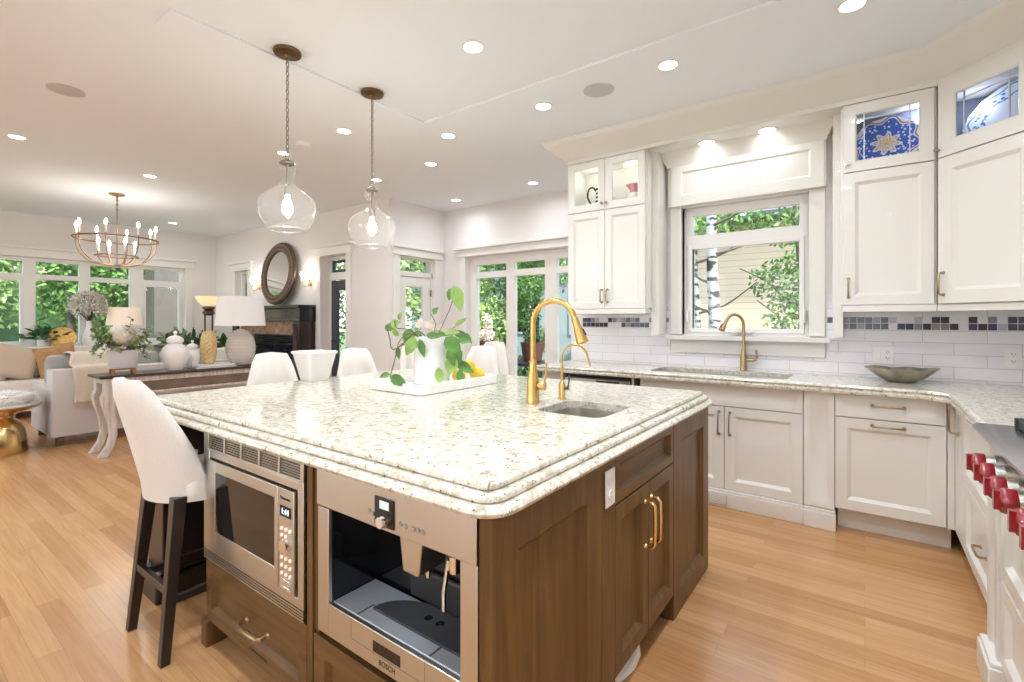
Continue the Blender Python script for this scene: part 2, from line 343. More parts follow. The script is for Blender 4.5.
def slab(pts, prof, hole=None, w=None):
    """solid with an edge profile [(inset, z)] from top to bottom, and an optional hole through it"""
    mb = MB(); loops = [[(x, y, z) for x, y in offset_poly(pts, i, w)] for i, z in prof]
    mb.loft(loops, False, False)
    for li, z in ((loops[0], prof[0][1]), (loops[-1], prof[-1][1])):
        polys = [[Vector(p) for p in li]] + ([[Vector((x, y, z)) for x, y in hole]] if hole else [])
        mb.add([tuple(p) for q in polys for p in q], tessellate_polygon(polys))
    if hole: mb.loft([[(x, y, prof[0][1]) for x, y in hole], [(x, y, prof[-1][1]) for x, y in hole]], False, False)
    bm = bmesh.new(); vv = [bm.verts.new(p) for p in mb.v]
    for f in mb.f:
        try: bm.faces.new([vv[i] for i in f])
        except ValueError: pass
    bmesh.ops.remove_doubles(bm, verts=bm.verts, dist=1e-5); bm.verts.index_update()
    r = MB(); r.add([tuple(v.co) for v in bm.verts], [tuple(v.index for v in f.verts) for f in bm.faces]); bm.free(); return r
def pull(parent, T, u, v, L, vert, mat, out_=.032, r=.0055, n0=.02):
    h = L / 2; a = [(-h, n0), (-h, n0 + out_ * .75), (-h * .86, n0 + out_), (0, n0 + out_ * 1.05), (h * .86, n0 + out_), (h, n0 + out_ * .75), (h, n0)]
    P = [(u, v + s, n) if vert else (u + s, v, n) for s, n in a]
    mb = MB(T); mb.tube(P, r, 8)
    for e in (-h, h):
        q = (u, v + e, n0) if vert else (u + e, v, n0); mb.cyl(q, (q[0], q[1], n0 + .006), .011, .009, 10)
    return mb.build('handle', mat, parent)
def knob(parent, T, u, v, mat, n0=.02, r=.013):
    mb = MB(T); mb.cyl((u, v, n0), (u, v, n0 + .014), .006, .006, 10); mb.cyl((u, v, n0 + .012), (u, v, n0 + .026), r * .8, r, 12)
    return mb.build('knob', mat, parent)
def carcass(name, x0, x1, y0, y1, z0, z1, mat, parent, t=.018, open_='y0', top=True):
    mb = MB()
    if open_ != 'x0': mb.box(x0, x0 + t, y0, y1, z0, z1)
    if open_ != 'x1': mb.box(x1 - t, x1, y0, y1, z0, z1)
    if open_ != 'y0': mb.box(x0, x1, y0, y0 + t, z0, z1)
    mb.box(x0, x1, y1 - t, y1, z0, z1); mb.box(x0, x1, y0, y1, z0, z0 + t)
    if top: mb.box(x0, x1, y0, y1, z1 - t, z1)
    return mb.build(name, mat, parent)
def wall_y(x0, x1, y0, y1, z0, z1, holes):
    """wall along x with openings (xa, xb, za, zb)"""
    mb = MB(); xs = sorted({x0, x1, *[h[0] for h in holes], *[h[1] for h in holes]})
    for a, b in zip(xs, xs[1:]):
        hs = [h for h in holes if h[0] <= a + 1e-6 and h[1] >= b - 1e-6]
        z = z0
        for h in sorted(hs, key=lambda h: h[2]):
            if h[2] > z: mb.box(a, b, y0, y1, z, h[2])
            z = h[3]
        if z < z1: mb.box(a, b, y0, y1, z, z1)
    return mb
def wall_x(y0, y1, x0, x1, z0, z1, holes):
    m = wall_y(y0, y1, x0, x1, z0, z1, holes); m.v = [(y, x, z) for x, y, z in m.v]; return m

# ================================================================ the room
ZC = 2.94; ZS = 2.925; YB = -3.6
XL = -10.28; XR = 1.05; YF = 4.2; YN = 5.24; XN = -5.10; XE = -2.36
def room(name, mb, mat, smooth=0, bevel=0): return struct(mb.build(name, mat, None, smooth, bevel, loc=(0, 0, 0)))
room('floor', MB().box(XL - .2, XR + .2, YB - .2, YN + .1, -.08, 0), M['floor'])
room('ceiling', MB().box(XL - .3, XR + .3, YB - .3, YN + .3, ZC, ZC + .2), M['ceil'])
sf = MB(); sf.prism([(-3.10, .97), (-2.90, .97), (-2.90, 2.75), (XR, 2.75), (XR, 4.22), (XE, 4.22), (XE, YN - .001), (-3.10, YN - .001)], ZS, ZC)
room('ceiling_soffit', sf, M['ceil'])
room('wall_left', wall_x(YB, YF + .2, XL - .16, XL, 0, ZC, [(.25, 3.67, .90, 2.28)]), M['wall'])
room('wall_fireplace', wall_y(XL, XN, YF, YF + .16, 0, ZC, [(-9.42, -8.92, 1.02, 2.22), (-6.66, -6.02, 0, 2.28)]), M['wall'])
room('wall_door', wall_x(YF + .16, YN + .16, XN - .16, XN, 0, ZC, [(4.37, 5.03, 0, 2.2)]), M['wall'])
room('wall_nook', wall_y(XN - .16, XE + .16, YN, YN + .16, 0, ZC, [(-4.66, -2.62, .30, 2.23)]), M['wall'])
room('wall_nook_right', MB().box(XE, XE + .12, 4.36, YN, 0, ZC), M['wall'])
room('wall_sink', wall_y(XE, XR + .16, 4.22, 4.36, 0, ZC, [(-1.27, -.335, 1.18, 2.28)]), M['wall'])
room('wall_right', MB().box(XR, XR + .16, YB, 4.22, 0, ZC), M['wall'])
room('wall_back', wall_y(XL, XR, YB - .16, YB, 0, ZC, [(-9.3, -6.3, .1, 2.5), (-5.2, -2.6, .1, 2.5), (-1.9, .5, .9, 2.4)]), M['wall'])  # unseen wall; its window openings are put in to admit fill light
# window header and casings
mb = MB()
mb.box(XL, XL + .05, .10, 3.80, 2.28, 2.40); mb.box(XL, XL + .09, .06, 3.84, 2.40, 2.44)
mb.box(XL, XL + .03, 3.67, 3.79, .9, 2.28); mb.box(XL - .1, XL + .16, .1, 3.82, .87, .905); mb.box(XL, XL + .03, .12, .25, .9, 2.28)
room('trim_1', mb, M['trim'], bevel=.006)
mb = MB()
mb.box(-9.54, -9.42, YF - .03, YF, 1.02, 2.22); mb.box(-8.92, -8.80, YF - .03, YF, 1.02, 2.22); mb.box(-9.56, -8.78, YF - .05, YF, 2.22, 2.34); mb.box(-9.60, -8.74, YF - .09, YF, 2.34, 2.38); mb.box(-9.56, -8.78, YF - .06, YF, .98, 1.02)
room('trim_2', mb, M['trim'], bevel=.006)
mb = MB()
mb.box(-6.77, -6.66, YF - .03, YF, 0, 2.28); mb.box(-6.02, -5.91, YF - .03, YF, 0, 2.28); mb.box(-6.80, -5.88, YF - .05, YF, 2.28, 2.40); mb.box(-6.84, -5.84, YF - .09, YF, 2.40, 2.44)
room('trim_3', mb, M['trim'], bevel=.006)
mb = MB()
mb.box(XN, XN + .03, 4.26, 4.37, 0, 2.2); mb.box(XN, XN + .03, 5.03, 5.14, 0, 2.2); mb.box(XN, XN + .05, 4.24, 5.16, 2.2, 2.30); mb.box(XN, XN + .08, 4.22, 5.18, 2.30, 2.34)
room('trim_4', mb, M['trim'], bevel=.006)
mb = MB()
mb.box(-4.77, -4.66, YN - .03, YN, .28, 2.23); mb.box(-4.80, -2.38, YN - .05, YN, 2.23, 2.33); mb.box(-4.84, -2.37, YN - .09, YN, 2.33, 2.37); mb.box(-2.62, -2.5, YN - .03, YN, .28, 2.23); mb.box(-4.80, -2.4, YN - .07, YN, .25, .30)
room('trim_5', mb, M['trim'], bevel=.006)
mb = MB()
for a in ((XL, XL + .015, YB, YF), ): mb.box(*a, 0, .13)
for a, b in ((XL, -6.77), (-5.91, XN)): mb.box(a, b, YF - .015, YF, 0, .13)
mb.box(XN, XN + .015, YF, 4.26, 0, .13); mb.box(XN, XE, YN - .015, YN, 0, .13)
room('baseboard_living', mb, M['trim'], bevel=.004)

def window(n, T, u0, u1, v0, v1, vt, mul, fw=.05, depth=.06, muntins=True, inner=()):
    """frame with mullions at mul, a transom bar at vt, each opening glazed; T maps (u, v, n)"""
    mb = MB(T); d0, d1 = -depth, 0
    mb.box(u0, u0 + fw, v0, v1, d0, d1); mb.box(u1 - fw, u1, v0, v1, d0, d1); mb.box(u0 + .002, u1 - .002, v0 + .001, v0 + fw, d0 + .0015, d1 - .0015); mb.box(u0 + .002, u1 - .002, v1 - fw, v1 - .001, d0 + .0015, d1 - .0015)
    for m_, hw in mul: mb.box(m_ - hw, m_ + hw, v0 + .002, v1 - .002, d0 + .003, d1 + .004)
    if vt: mb.box(u0 + .003, u1 - .003, vt[0], vt[1], d0 + .0045, d1 + .0025)
    for a, b, c, d in inner:
        w = .035
        mb.box(a, a + w, c, d, d0 + .01, d1 + .012); mb.box(b - w, b, c, d, d0 + .01, d1 + .012); mb.box(a + w, b - w, c, c + w, d0 + .01, d1 + .012); mb.box(a + w, b - w, d - w, d, d0 + .01, d1 + .012)
    o = struct(mb.build('window_%d' % n, M['trim'], None, 0, .004, loc=(0, 0, 0)))
    g = MB(T); g.add([(u0 + fw, v0 + fw, -.03), (u1 - fw, v0 + fw, -.03), (u1 - fw, v1 - fw, -.03), (u0 + fw, v1 - fw, -.03)], [(0, 1, 2, 3)])
    g.build('glass_pane', M['pane'], o, 0, recalc=False)
    return o
w = window(1, FY(4.27), -1.27, -.335, 1.18, 2.28, (1.955, 2.045), [], .07, .06, inner=[(-1.235, -.37, 1.215, 1.96)])
for x in (-1.232, -.372):
    mb = MB(); mb.box(x - .012, x + .012, 4.24, 4.256, 1.30, 1.40); mb.tube([(x, 4.236, 1.39), (x, 4.225, 1.36), (x, 4.228, 1.30)], .008, 8); mb.build('latch', M['plastic'], w)
mb = MB(); mb.box(-.88, -.72, 4.215, 4.25, 1.215, 1.235); mb.box(-.84, -.78, 4.19, 4.22, 1.222, 1.24); mb.build('crank', M['plastic'], w, bevel=.003)
window(2, FXp(XL - .06), .25, 3.67, .90, 2.28, (1.95, 2.03), [(.93, .06), (1.59, .07), (2.24, .07), (2.94, .10)], .06, .07, inner=[(3.04, 3.62, .96, 1.95), (1.0, 1.52, .96, 1.95)])
window(3, FY(YN + .09), -4.66, -2.62, .30, 2.23, (1.92, 2.01), [(-3.93, .07), (-3.28, .09)], .12, .07)
w = window(4, FY(YF + .08), -9.42, -8.92, 1.02, 2.22, None, [(-9.17, .02)], .05, .06)
# the glazed door of the nook wall and its transom
T = FXp(XN - .03)
mb = MB(T); mb.box(4.37, 5.03, 1.93, 2.0, -.09, 0); mb.box(4.37, 4.40, 0, 2.2, -.12, 0); mb.box(5.0, 5.03, 0, 2.2, -.12, 0); mb.box(4.37, 5.03, 2.17, 2.2, -.12, 0)
f = struct(mb.build('door_1', M['trim'], None, 0, .004, loc=(0, 0, 0)))
mb = MB(T); mb.panel(4.405, 4.995, .02, 1.925, .045, .125, .012, .012, glass=True, n0=-.06); mb.build('door_leaf', M['trim'], f)
mb = MB(T)
for a in ((4.52, .14, 4.88, 1.80), (4.40, 2.0, 5.0, 2.17)): mb.add([(a[0], a[1], -.04), (a[2], a[1], -.04), (a[2], a[3], -.04), (a[0], a[3], -.04)], [(0, 1, 2, 3)])
mb.build('glass_pane', M['pane'], f, 0, recalc=False)
mb = MB(T); 
for z in (.3, 1.0, 1.66): mb.box(4.985, 5.005, z, z + .1, -.02, .006)
mb.build('hinge', M['pewter'], f)
mb = MB(T); mb.cyl((4.46, .98, -.015), (4.46, .98, .05), .012); mb.tube([(4.46, .98, .05), (4.57, .98, .05)], .01); mb.build('door_handle', M['pewter'], f)
# the dark exterior door in the fireplace wall
T = FY(YF + .13)
mb = MB(T); mb.box(-6.66, -6.62, 0, 2.28, -.06, .0); mb.box(-6.06, -6.02, 0, 2.28, -.06, 0); mb.box(-6.62, -6.06, 1.93, 2.04, -.05, 0); mb.box(-6.62, -6.06, 2.24, 2.28, -.05, 0)
f = struct(mb.build('door_2', M['trim'], None, 0, .004, loc=(0, 0, 0)))
mb = MB(T); mb.panel(-6.61, -6.07, .02, 1.92, .045, .13, .012, .012, glass=True, n0=-.05); mb.panel(-6.61, -6.07, 2.05, 2.23, .03, .03, .01, .01, glass=True, n0=-.05); mb.build('door_leaf', M['navy'], f)
mb = MB(T)
for a in ((-6.48, .15, -6.20, 1.80), (-6.60, 2.06, -6.08, 2.22)): mb.add([(a[0], a[1], -.03), (a[2], a[1], -.03), (a[2], a[3], -.03), (a[0], a[3], -.03)], [(0, 1, 2, 3)])
mb.build('glass_pane', M['pane'], f, 0, recalc=False)
mb = MB(T); mb.cyl((-6.53, 1.0, -.01), (-6.53, 1.0, .05), .012); mb.tube([(-6.53, 1.0, .05), (-6.42, 1.0, .05)], .01); mb.build('door_handle', M['blackm'], f)
# unseen windows behind the camera, added to let in soft frontal fill light
for i, (a, b, c, d) in enumerate(((-9.3, -6.3, .1, 2.5), (-5.2, -2.6, .1, 2.5), (-1.9, .5, .9, 2.4))):
    window(5 + i, FY(YB - .04), a, b, c, d, None, [((a + b) / 2, .04)], .06, .06)

# tile and mosaic band
mb = MB()
mb.box(-2.23, -1.37, 4.212, 4.22, .92, 1.44); mb.box(-1.37, -.225, 4.212, 4.22, .92, 1.05); mb.box(-.225, XR, 4.212, 4.22, .92, 1.44)
room('trim_6', mb, tile_mat('subway_tile', 'X'))
room('trim_7', MB().box(XR - .008, XR, 2.4, 4.212, .92, 1.44), tile_mat('subway_tile_side', 'Y'))
rng = random.Random(4); mb = MB()
def mosaic(u0, u1, T):
    mb.T = T; s = .0445
    n = int((u1 - u0) / s)
    for r_ in range(2):
        for i in range(n + 1):
            a = u0 + i * s; b = min(a + s - .004, u1)
            if b - a < .008: continue
            mb.cur = rng.choices([0, 1, 2, 3, 4], [2.2, 2.6, 2, 1.4, 2.6])[0] + 0
            mb.box(a, b, 1.255 + r_ * s, 1.255 + r_ * s + s - .004, 0, .003)
mosaic(-2.225, -1.375, FY(4.212)); mosaic(-.222, XR - .01, FY(4.212)); mosaic(-4.20, -2.42, FXm(XR - .008))
room('trim_8', mb, [M['navyt'], M['blackt'], M['greyt'], M['lilact'], M['whitet']])

# sink-window surround: pilasters, sill, apron, valance with its crown
mb = MB()
mb.box(-1.36, -1.27, 4.18, 4.30, 1.20, 2.29); mb.box(-.335, -.235, 4.18, 4.30, 1.20, 2.29)
mb.box(-1.39, -.205, 4.13, 4.27, 1.155, 1.19); mb.box(-1.36, -.235, 4.19, 4.22, 1.045, 1.155)
mb.box(-1.37, -.225, 4.15, 4.22, 2.29, 2.66)
mb.T = FY(4.15); mb.panel(-1.34, -.235, 2.285, 2.655, .02, .085, .014, .012); mb.T = None
mb.loft([[(-1.37 - o, 4.13 - o, z), (-.225 + o, 4.13 - o, z), (-.225 + o, 4.22, z), (-1.37 - o, 4.22, z)] for o, z in ((0, 2.62), (.01, 2.64), (.03, 2.68), (.075, 2.735))])
room('trim_9', mb, M['cab'], 30, .003)

# crown of the wall cabinets
def sweep(path, prof):
    P = [Vector(p) for p in path]; mb = MB(); rows = []
    for o, z in prof:
        row = []
        for i, p in enumerate(P):
            n1 = n2 = None
            if i > 0: d = (P[i] - P[i - 1]).normalized(); n1 = Vector((d.y, -d.x))
            if i < len(P) - 1: d = (P[i + 1] - P[i]).normalized(); n2 = Vector((d.y, -d.x))
            if n1 is None: n1 = n2
            if n2 is None: n2 = n1
            m_ = (n1 + n2); m_ = m_ / m_.dot(n1)
            row.append((p.x + m_.x * o, p.y + m_.y * o, z))
        rows.append(row)
    return mb.loft(rows, False, False, closed=False)
cr_ = sweep([(-2.20, 4.22), (-2.20, 3.865), (.352, 3.865), (1.05, 3.167)],
            [(-.02, 2.735), (.004, 2.735), (.004, 2.765), (.02, 2.775), (.055, 2.80), (.105, 2.845), (.15, 2.878), (.165, 2.905), (.17, 2.9245), (-.02, 2.9245)])
cr_.box(-1.467, -.118, 3.88, 4.215, 2.735, 2.77)
room('trim_10', cr_, M['cab'], 30)

# ---------------------------------------------------------------- wall cabinets
def cab_body(x0, x1, y0, z0, z1, split, parent, name='body'):
    mb = MB(); t = .018
    mb.box(x0, x0 + t, y0, 4.21, z0, z1); mb.box(x1 - t, x1, y0, 4.21, z0, z1); mb.box(x0 + t, x1 - t, 4.19, 4.21, z0, z1)
    for z in (z0, split, z1 - t): mb.box(x0 + t, x1 - t, y0, 4.19, z, z + t)
    return mb.build(name, M['cab'], parent)
t = thing('wall_cabinet', 'tall white double-door wall cabinet with two small glazed doors, left of the sink window', 'cabinet', (-1.83, 4.0, 1.37))
cab_body(-2.20, -1.465, 3.89, 1.415, 2.735, 2.283, t)
T = FY(3.888)
for a, b, s in ((-2.196, -1.834, 1), (-1.830, -1.469, -1)):
    d = MB(T); d.panel(a, b, 1.418, 2.281, .02, .055, .018, .016); d = d.build('door', M['cab'], t); pull(d, T, b - .025 if s > 0 else a + .025, 1.53, .11, True, M['brass'])
    d = MB(T); d.panel(a, b, 2.287, 2.732, .02, .055, .012, .009, glass=True); d = d.build('glass_door', M['cab'], t)
    g = MB(T); g.add([(a + .06, 2.34, .006), (b - .06, 2.34, .006), (b - .06, 2.68, .006), (a + .06, 2.68, .006)], [(0, 1, 2, 3)]); g.build('glass_pane', M['pane'], d, 0, recalc=False)
    knob(d, T, b - .02 if s > 0 else a + .02, 2.34, M['brass'])
mb = MB(); mb.box(-2.20, -1.465, 3.87, 4.20, 1.372, 1.415); mb.build('light_rail', M['cab'], t, bevel=.004)
mb = MB(); mb.box(-1.464, -1.40, 4.0, 4.20, 1.20, 2.735); mb.T = FXp(-1.465); mb.panel(3.90, 4.19, 1.42, 2.73, .012, .06, .01, .006); mb.T = None; mb.build('side_panel', M['cab'], t)
for x in (-2.02, -1.65): point('cabinet_fill', (x, 4.02, 2.66), .45, (.95, 1, .95), .02)  # added point lights brightening the crockery, without any fixture

t = thing('wall_cabinet', 'white single-door wall cabinet right of the sink window, patterned plate behind leaded glass', 'cabinet', (.11, 4.0, 1.37))
cab_body(-.12, .352, 3.89, 1.415, 2.735, 2.287, t); T = FY(3.888)
d = MB(T); d.panel(-.116, .340, 1.418, 2.284, .02, .062, .020, .017); d = d.build('door', M['cab'], t); pull(d, T, -.088, 1.53, .12, True, M['brass'])
d = MB(T); d.panel(-.116, .340, 2.291, 2.732, .02, .062, .01, .009, glass=True); d = d.build('glass_door', M['cab'], t); knob(d, T, -.092, 2.345, M['pewter'])
def leaded(d, T, a, b, c, e, fr):
    g = MB(T); g.add([(a, c, .006), (b, c, .006), (b, e, .006), (a, e, .006)], [(0, 1, 2, 3)]); g.build('leaded_pane', M['leaded'], d, 0, recalc=False)
    k = MB(T)
    for u in (a + fr, b - fr): k.box(u - .003, u + .003, c, e, .003, .010)
    k.box(a, b, e - fr - .003, e - fr + .003, .003, .010); k.build('came', M['lead'], d)
leaded(d, T, -.05, .27, 2.355, 2.67, .045)
mb = MB(); mb.box(-.12, .352, 3.87, 4.20, 1.372, 1.415); mb.build('light_rail', M['cab'], t, bevel=.004)
mb = MB(); mb.box(-.18, -.121, 4.0, 4.20, 1.20, 2.735); mb.T = FXm(-.12); mb.panel(-4.19, -3.90, 1.42, 2.73, .012, .06, .01, .006); mb.T = None; mb.build('side_panel', M['cab'], t)
mb = MB(); mb.box(-.10, .33, 4.17, 4.188, 2.31, 2.715); mb.build('back_lining', M['darkb'], t)

t = thing('corner_wall_cabinet', 'white diagonal corner wall cabinet with a large blue and white dish behind leaded glass', 'cabinet', (.8, 3.9, 1.37))
mb = MB(); q = [(.362, 3.875), (1.04, 3.197), (1.04, 4.21), (.362, 4.21)]
mb.prism(q, 1.415, 1.433); mb.prism(q, 2.287, 2.305); mb.prism(q, 2.717, 2.735); mb.box(.362, .38, 3.89, 4.21, 1.415, 2.735); mb.box(.38, 1.04, 4.19, 4.21, 1.415, 2.735); mb.box(1.02, 1.04, 3.23, 4.19, 1.415, 2.735)
mb.build('body', M['cab'], t)
s2 = math.sqrt(.5); T = frame((.357, 3.865, 0), (s2, -s2, 0), (-s2, -s2, 0))
d = MB(T); d.panel(.012, .508, 1.418, 2.284, .02, .075, .020, .017); d = d.build('door', M['cab'], t); pull(d, T, .045, 1.535, .13, True, M['brass'])
d = MB(T); d.panel(.012, .508, 2.291, 2.732, .02, .085, .01, .009, glass=True); d = d.build('glass_door', M['cab'], t); knob(d, T, .022, 2.335, M['pewter'])
leaded(d, T, .10, .42, 2.38, 2.645, .05)
d = MB(T); d.panel(.512, .60, 1.418, 2.732, .02, .02, .008, .006); d.build('filler_strip', M['cab'], t)
mb = MB(); mb.prism([(.352, 3.868), (1.04, 3.18), (1.04, 3.25), (.40, 3.89)], 1.372, 1.415); mb.build('light_rail', M['cab'], t, bevel=.004)
mb = MB(); mb.prism([(.40, 4.17), (1.0, 4.17), (1.0, 3.5), (1.015, 3.5), (1.015, 4.188), (.40, 4.188)], 2.31, 2.715); mb.build('back_lining', M['darkb'], t)
point('cabinet_fill', (.29, 4.12, 2.66), .9, (.8, .88, 1), .05); point('cabinet_fill', (.55, 4.05, 2.62), .45, (.8, .88, 1), .02)  # added point lights that brighten the plate and dish behind the glass

# ---------------------------------------------------------------- crockery in the wall cabinets
def zebra():
    m, n, b, o = new_mat('black_white_stripes'); t_ = n.nodes.new('ShaderNodeTexCoord'); s_ = n.nodes.new('ShaderNodeSeparateXYZ'); n.links.new(t_.outputs['Object'], s_.inputs[0])
    ml = n.nodes.new('ShaderNodeMath'); ml.operation = 'MULTIPLY'; ml.inputs[1].default_value = 28; fr = n.nodes.new('ShaderNodeMath'); fr.operation = 'FRACT'; gt = n.nodes.new('ShaderNodeMath'); gt.operation = 'GREATER_THAN'; gt.inputs[1].default_value = .45
    mx = n.nodes.new('ShaderNodeMix'); mx.data_type = 'RGBA'; mx.inputs[6].default_value = (.85, .85, .85, 1); mx.inputs[7].default_value = (.01, .01, .01, 1)
    n.links.new(s_.outputs['Z'], ml.inputs[0]); n.links.new(ml.outputs[0], fr.inputs[0]); n.links.new(fr.outputs[0], gt.inputs[0]); n.links.new(gt.outputs[0], mx.inputs[0]); n.links.new(mx.outputs[2], b.inputs['Base Color']); b.inputs['Roughness'].default_value = .2
    return m
j = thing('pitcher', 'black and white striped pitcher with a looped black handle inside the wall cabinet', 'pitcher', (-1.95, 4.02, 2.301))
mb = MB(); mb.lathe([(.035, 0), (.045, .02), (.04, .1), (.036, .18), (.043, .215), (.037, .215), (.03, .18), (.03, .02)], 20); mb.build('body', zebra(), j, local=True)
mb = MB(); mb.tube(smoothpts([(-.036, 0, .03), (-.085, 0, .08), (-.125, 0, .16), (-.11, 0, .225), (-.07, 0, .235), (-.038, 0, .195)]), .008); mb.build('handle', M['black'], j, local=True)
j = thing('pitcher', 'pink and white pitcher with a flared spout inside the wall cabinet', 'pitcher', (-1.62, 4.02, 2.301))
mb = MB(); mb.lathe([(.05, 0), (.062, .03), (.058, .08), (.04, .12), (.042, .16), (.058, .2), (.05, .2), (.034, .16), (.05, .08), (.05, .01)], 20); mb.build('body', M['pink'], j, local=True)
mb = MB(); mb.lathe([(.063, .07), (.0645, .085), (.052, .115), (.043, .125)], 20, cap0=False, cap1=False); mb.build('white_band', M['white'], j, local=True)
mb = MB(); mb.tube(smoothpts([(.05, 0, .18), (.09, 0, .17), (.085, 0, .09), (.058, 0, .05)]), .008); mb.build('handle', M['pink'], j, local=True)
mb = MB(); mb.tube([(-.04, 0, .185), (-.075, 0, .21)], [.022, .008]); mb.build('spout', M['pink'], j, local=True)
def plate_mat(name, bands, spin, c2):
    m, n, b, o = new_mat(name); t_ = n.nodes.new('ShaderNodeTexCoord'); s_ = n.nodes.new('ShaderNodeSeparateXYZ'); n.links.new(t_.outputs['Object'], s_.inputs[0])
    def mth(op, a, c=None):
        x = n.nodes.new('ShaderNodeMath'); x.operation = op
        for i, v in enumerate((a, c)):
            if v is None: continue
            if isinstance(v, (int, float)): x.inputs[i].default_value = v
            else: n.links.new(v, x.inputs[i])
        return x.outputs[0]
    x, y = s_.outputs['X'], s_.outputs['Y']; r = mth('SQRT', mth('ADD', mth('MULTIPLY', x, x), mth('MULTIPLY', y, y)))
    a = mth('ARCTAN2', y, x); wv = mth('MULTIPLY', mth('SINE', mth('MULTIPLY', a, spin)), .09)
    rp = n.nodes.new('ShaderNodeValToRGB'); rp.color_ramp.interpolation = 'CONSTANT'
    while len(rp.color_ramp.elements) < len(bands): rp.color_ramp.elements.new(.5)
    for e, (p, c) in zip(rp.color_ramp.elements, bands): e.position = p; e.color = (*c, 1)
    n.links.new(mth('ADD', r, wv if not c2 else mth('MULTIPLY', wv, .35)), rp.inputs[0])
    vo = n.nodes.new('ShaderNodeTexVoronoi'); vo.inputs['Scale'].default_value = 9; n.links.new(t_.outputs['Object'], vo.inputs['Vector'])
    k = mth('LESS_THAN', vo.outputs['Distance'], .33); k = mth('MULTIPLY', k, mth('GREATER_THAN', r, .62 if c2 else .38)); k = mth('MULTIPLY', k, mth('LESS_THAN', r, .86))
    mx = n.nodes.new('ShaderNodeMix'); mx.data_type = 'RGBA'; n.links.new(k, mx.inputs[0]); n.links.new(rp.outputs[0], mx.inputs[6]); mx.inputs[7].default_value = ((.10, .20, .50, 1) if c2 else (.72, .78, .88, 1))
    n.links.new(mx.outputs[2], b.inputs['Base Color']); b.inputs['Roughness'].default_value = .15
    return m
def plate(label, loc, nrm, rad, mat):
    T = Matrix.Translation(loc) @ Vector(nrm).to_track_quat('Z', 'Y').to_matrix().to_4x4()
    mb = MB(); k = 48
    mb.lathe([(.6, -.03), (1, .055), (1, .075), (.93, .06), (.62, 0), (.001, 0)], k)
    for i, p in enumerate(mb.v):
        a = math.atan2(p[1], p[0]); f_ = 1 + (.02 * cos(a * 16) if math.hypot(p[0], p[1]) > .9 else 0); mb.v[i] = (p[0] * f_, p[1] * f_, p[2])
    o = mb.build('plate', mat, None, loc=(0, 0, 0)); o.matrix_world = T @ Matrix.Diagonal((*(rad if isinstance(rad, tuple) else (rad, rad)), .2, 1)); return tag(o, label, 'plate')
plate('round blue, white and gold patterned plate standing in the single-door wall cabinet', (.115, 4.09, 2.505), (0, -.97, .24), .185,
      plate_mat('majolica', [(0, (.72, .45, .12)), (.12, (.75, .72, .62)), (.22, (.70, .42, .18)), (.3, (.78, .78, .75)), (.38, (.05, .12, .42)), (.86, (.72, .74, .80)), (.90, (.38, .14, .14)), (.95, (.74, .72, .72))], 8, False))
plate('large blue and white dish standing in the diagonal corner cabinet', (.715, 3.935, 2.512), (-.69, -.69, .16), (.29, .20),
      plate_mat('delft', [(0, (.80, .82, .88)), (.62, (.18, .25, .55)), (.66, (.70, .78, .86)), (.88, (.16, .24, .52)), (.92, (.72, .78, .84))], 10, True))

# ================================================================ base run under the sink window
YD = 3.64; ZT = .866                     # door plane, top of the boxes
T = FY(YD + .02)
t = thing('base_cabinet', 'narrow white base cabinet at the garden end of the sink counter, left of the dishwasher', 'cabinet', (-2.23, 3.9, 0))
carcass('body', -2.335, -2.115, YD + .022, 4.20, .10, ZT, M['cab'], t)
mb = MB(T); mb.panel(-2.332, -2.118, .125, .72, .02, .05, .012, .008); d = mb.build('door', M['cab'], t); pull(d, T, -2.15, .60, .12, True, M['pewter'])
mb = MB(T); mb.panel(-2.332, -2.118, .725, .862, .02, .03, .01, .006); d = mb.build('drawer', M['cab'], t); knob(d, T, -2.16, .80, M['pewter'])
mb = MB(); mb.box(-2.335, -2.115, 3.70, 4.1, 0, .10); mb.build('toe_kick', M['cab'], t)
t = thing('dishwasher', 'built-in stainless dishwasher under the sink counter left of the sink cabinet', 'dishwasher', (-1.80, 3.9, 0))
mb = MB(); mb.box(-2.11, -1.505, 3.70, 4.18, .02, .86); mb.build('tub', M['blackm'], t)
mb = MB(); mb.box(-2.105, -1.51, 3.645, 3.70, .10, .83); mb.build('door', M['steel'], t, bevel=.006)
mb = MB(); mb.box(-1.80, -1.60, 3.640, 3.646, .795, .818); mb.build('control_strip', M['blackm'], t)
mb = MB(); mb.tube([(-2.05, 3.645, .74), (-2.05, 3.60, .74), (-1.56, 3.60, .74), (-1.56, 3.645, .74)], .012); mb.build('handle', M['steel'], t)
mb = MB(); mb.box(-2.105, -1.51, 3.70, 3.72, 0, .1); mb.build('toe_kick', M['blackm'], t)
t = thing('sink_base_cabinet', 'white sink base cabinet with two panelled doors below the sink window', 'cabinet', (-.9, 3.9, 0))
carcass('body', -1.50, -.322, YD + .022, 4.20, .10, ZT, M['cab'], t, top=False)
for a, b, s in ((-1.283, -.806, 1), (-.802, -.325, -1)):
    mb = MB(T); mb.panel(a, b, .125, .706, .02, .062, .020, .017); d = mb.build('door', M['cab'], t); pull(d, T, b - .034 if s > 0 else a + .034, .59, .155, True, M['pewter'])
mb = MB(T); mb.panel(-1.42, -.325, .711, .864, .02, .035, .012, .008); mb.build('false_drawer', M['cab'], t)
mb = MB(T); mb.panel(-1.497, -1.287, .125, .706, .02, .05, .012, .008); mb.build('filler_panel', M['cab'], t)
mb = MB(); mb.box(-1.50, -.322, 3.618, 3.66, 0, .105); mb.box(-1.50, -.322, 3.624, 3.66, .105, .122); mb.build('base_board', M['cab'], t, bevel=.004)
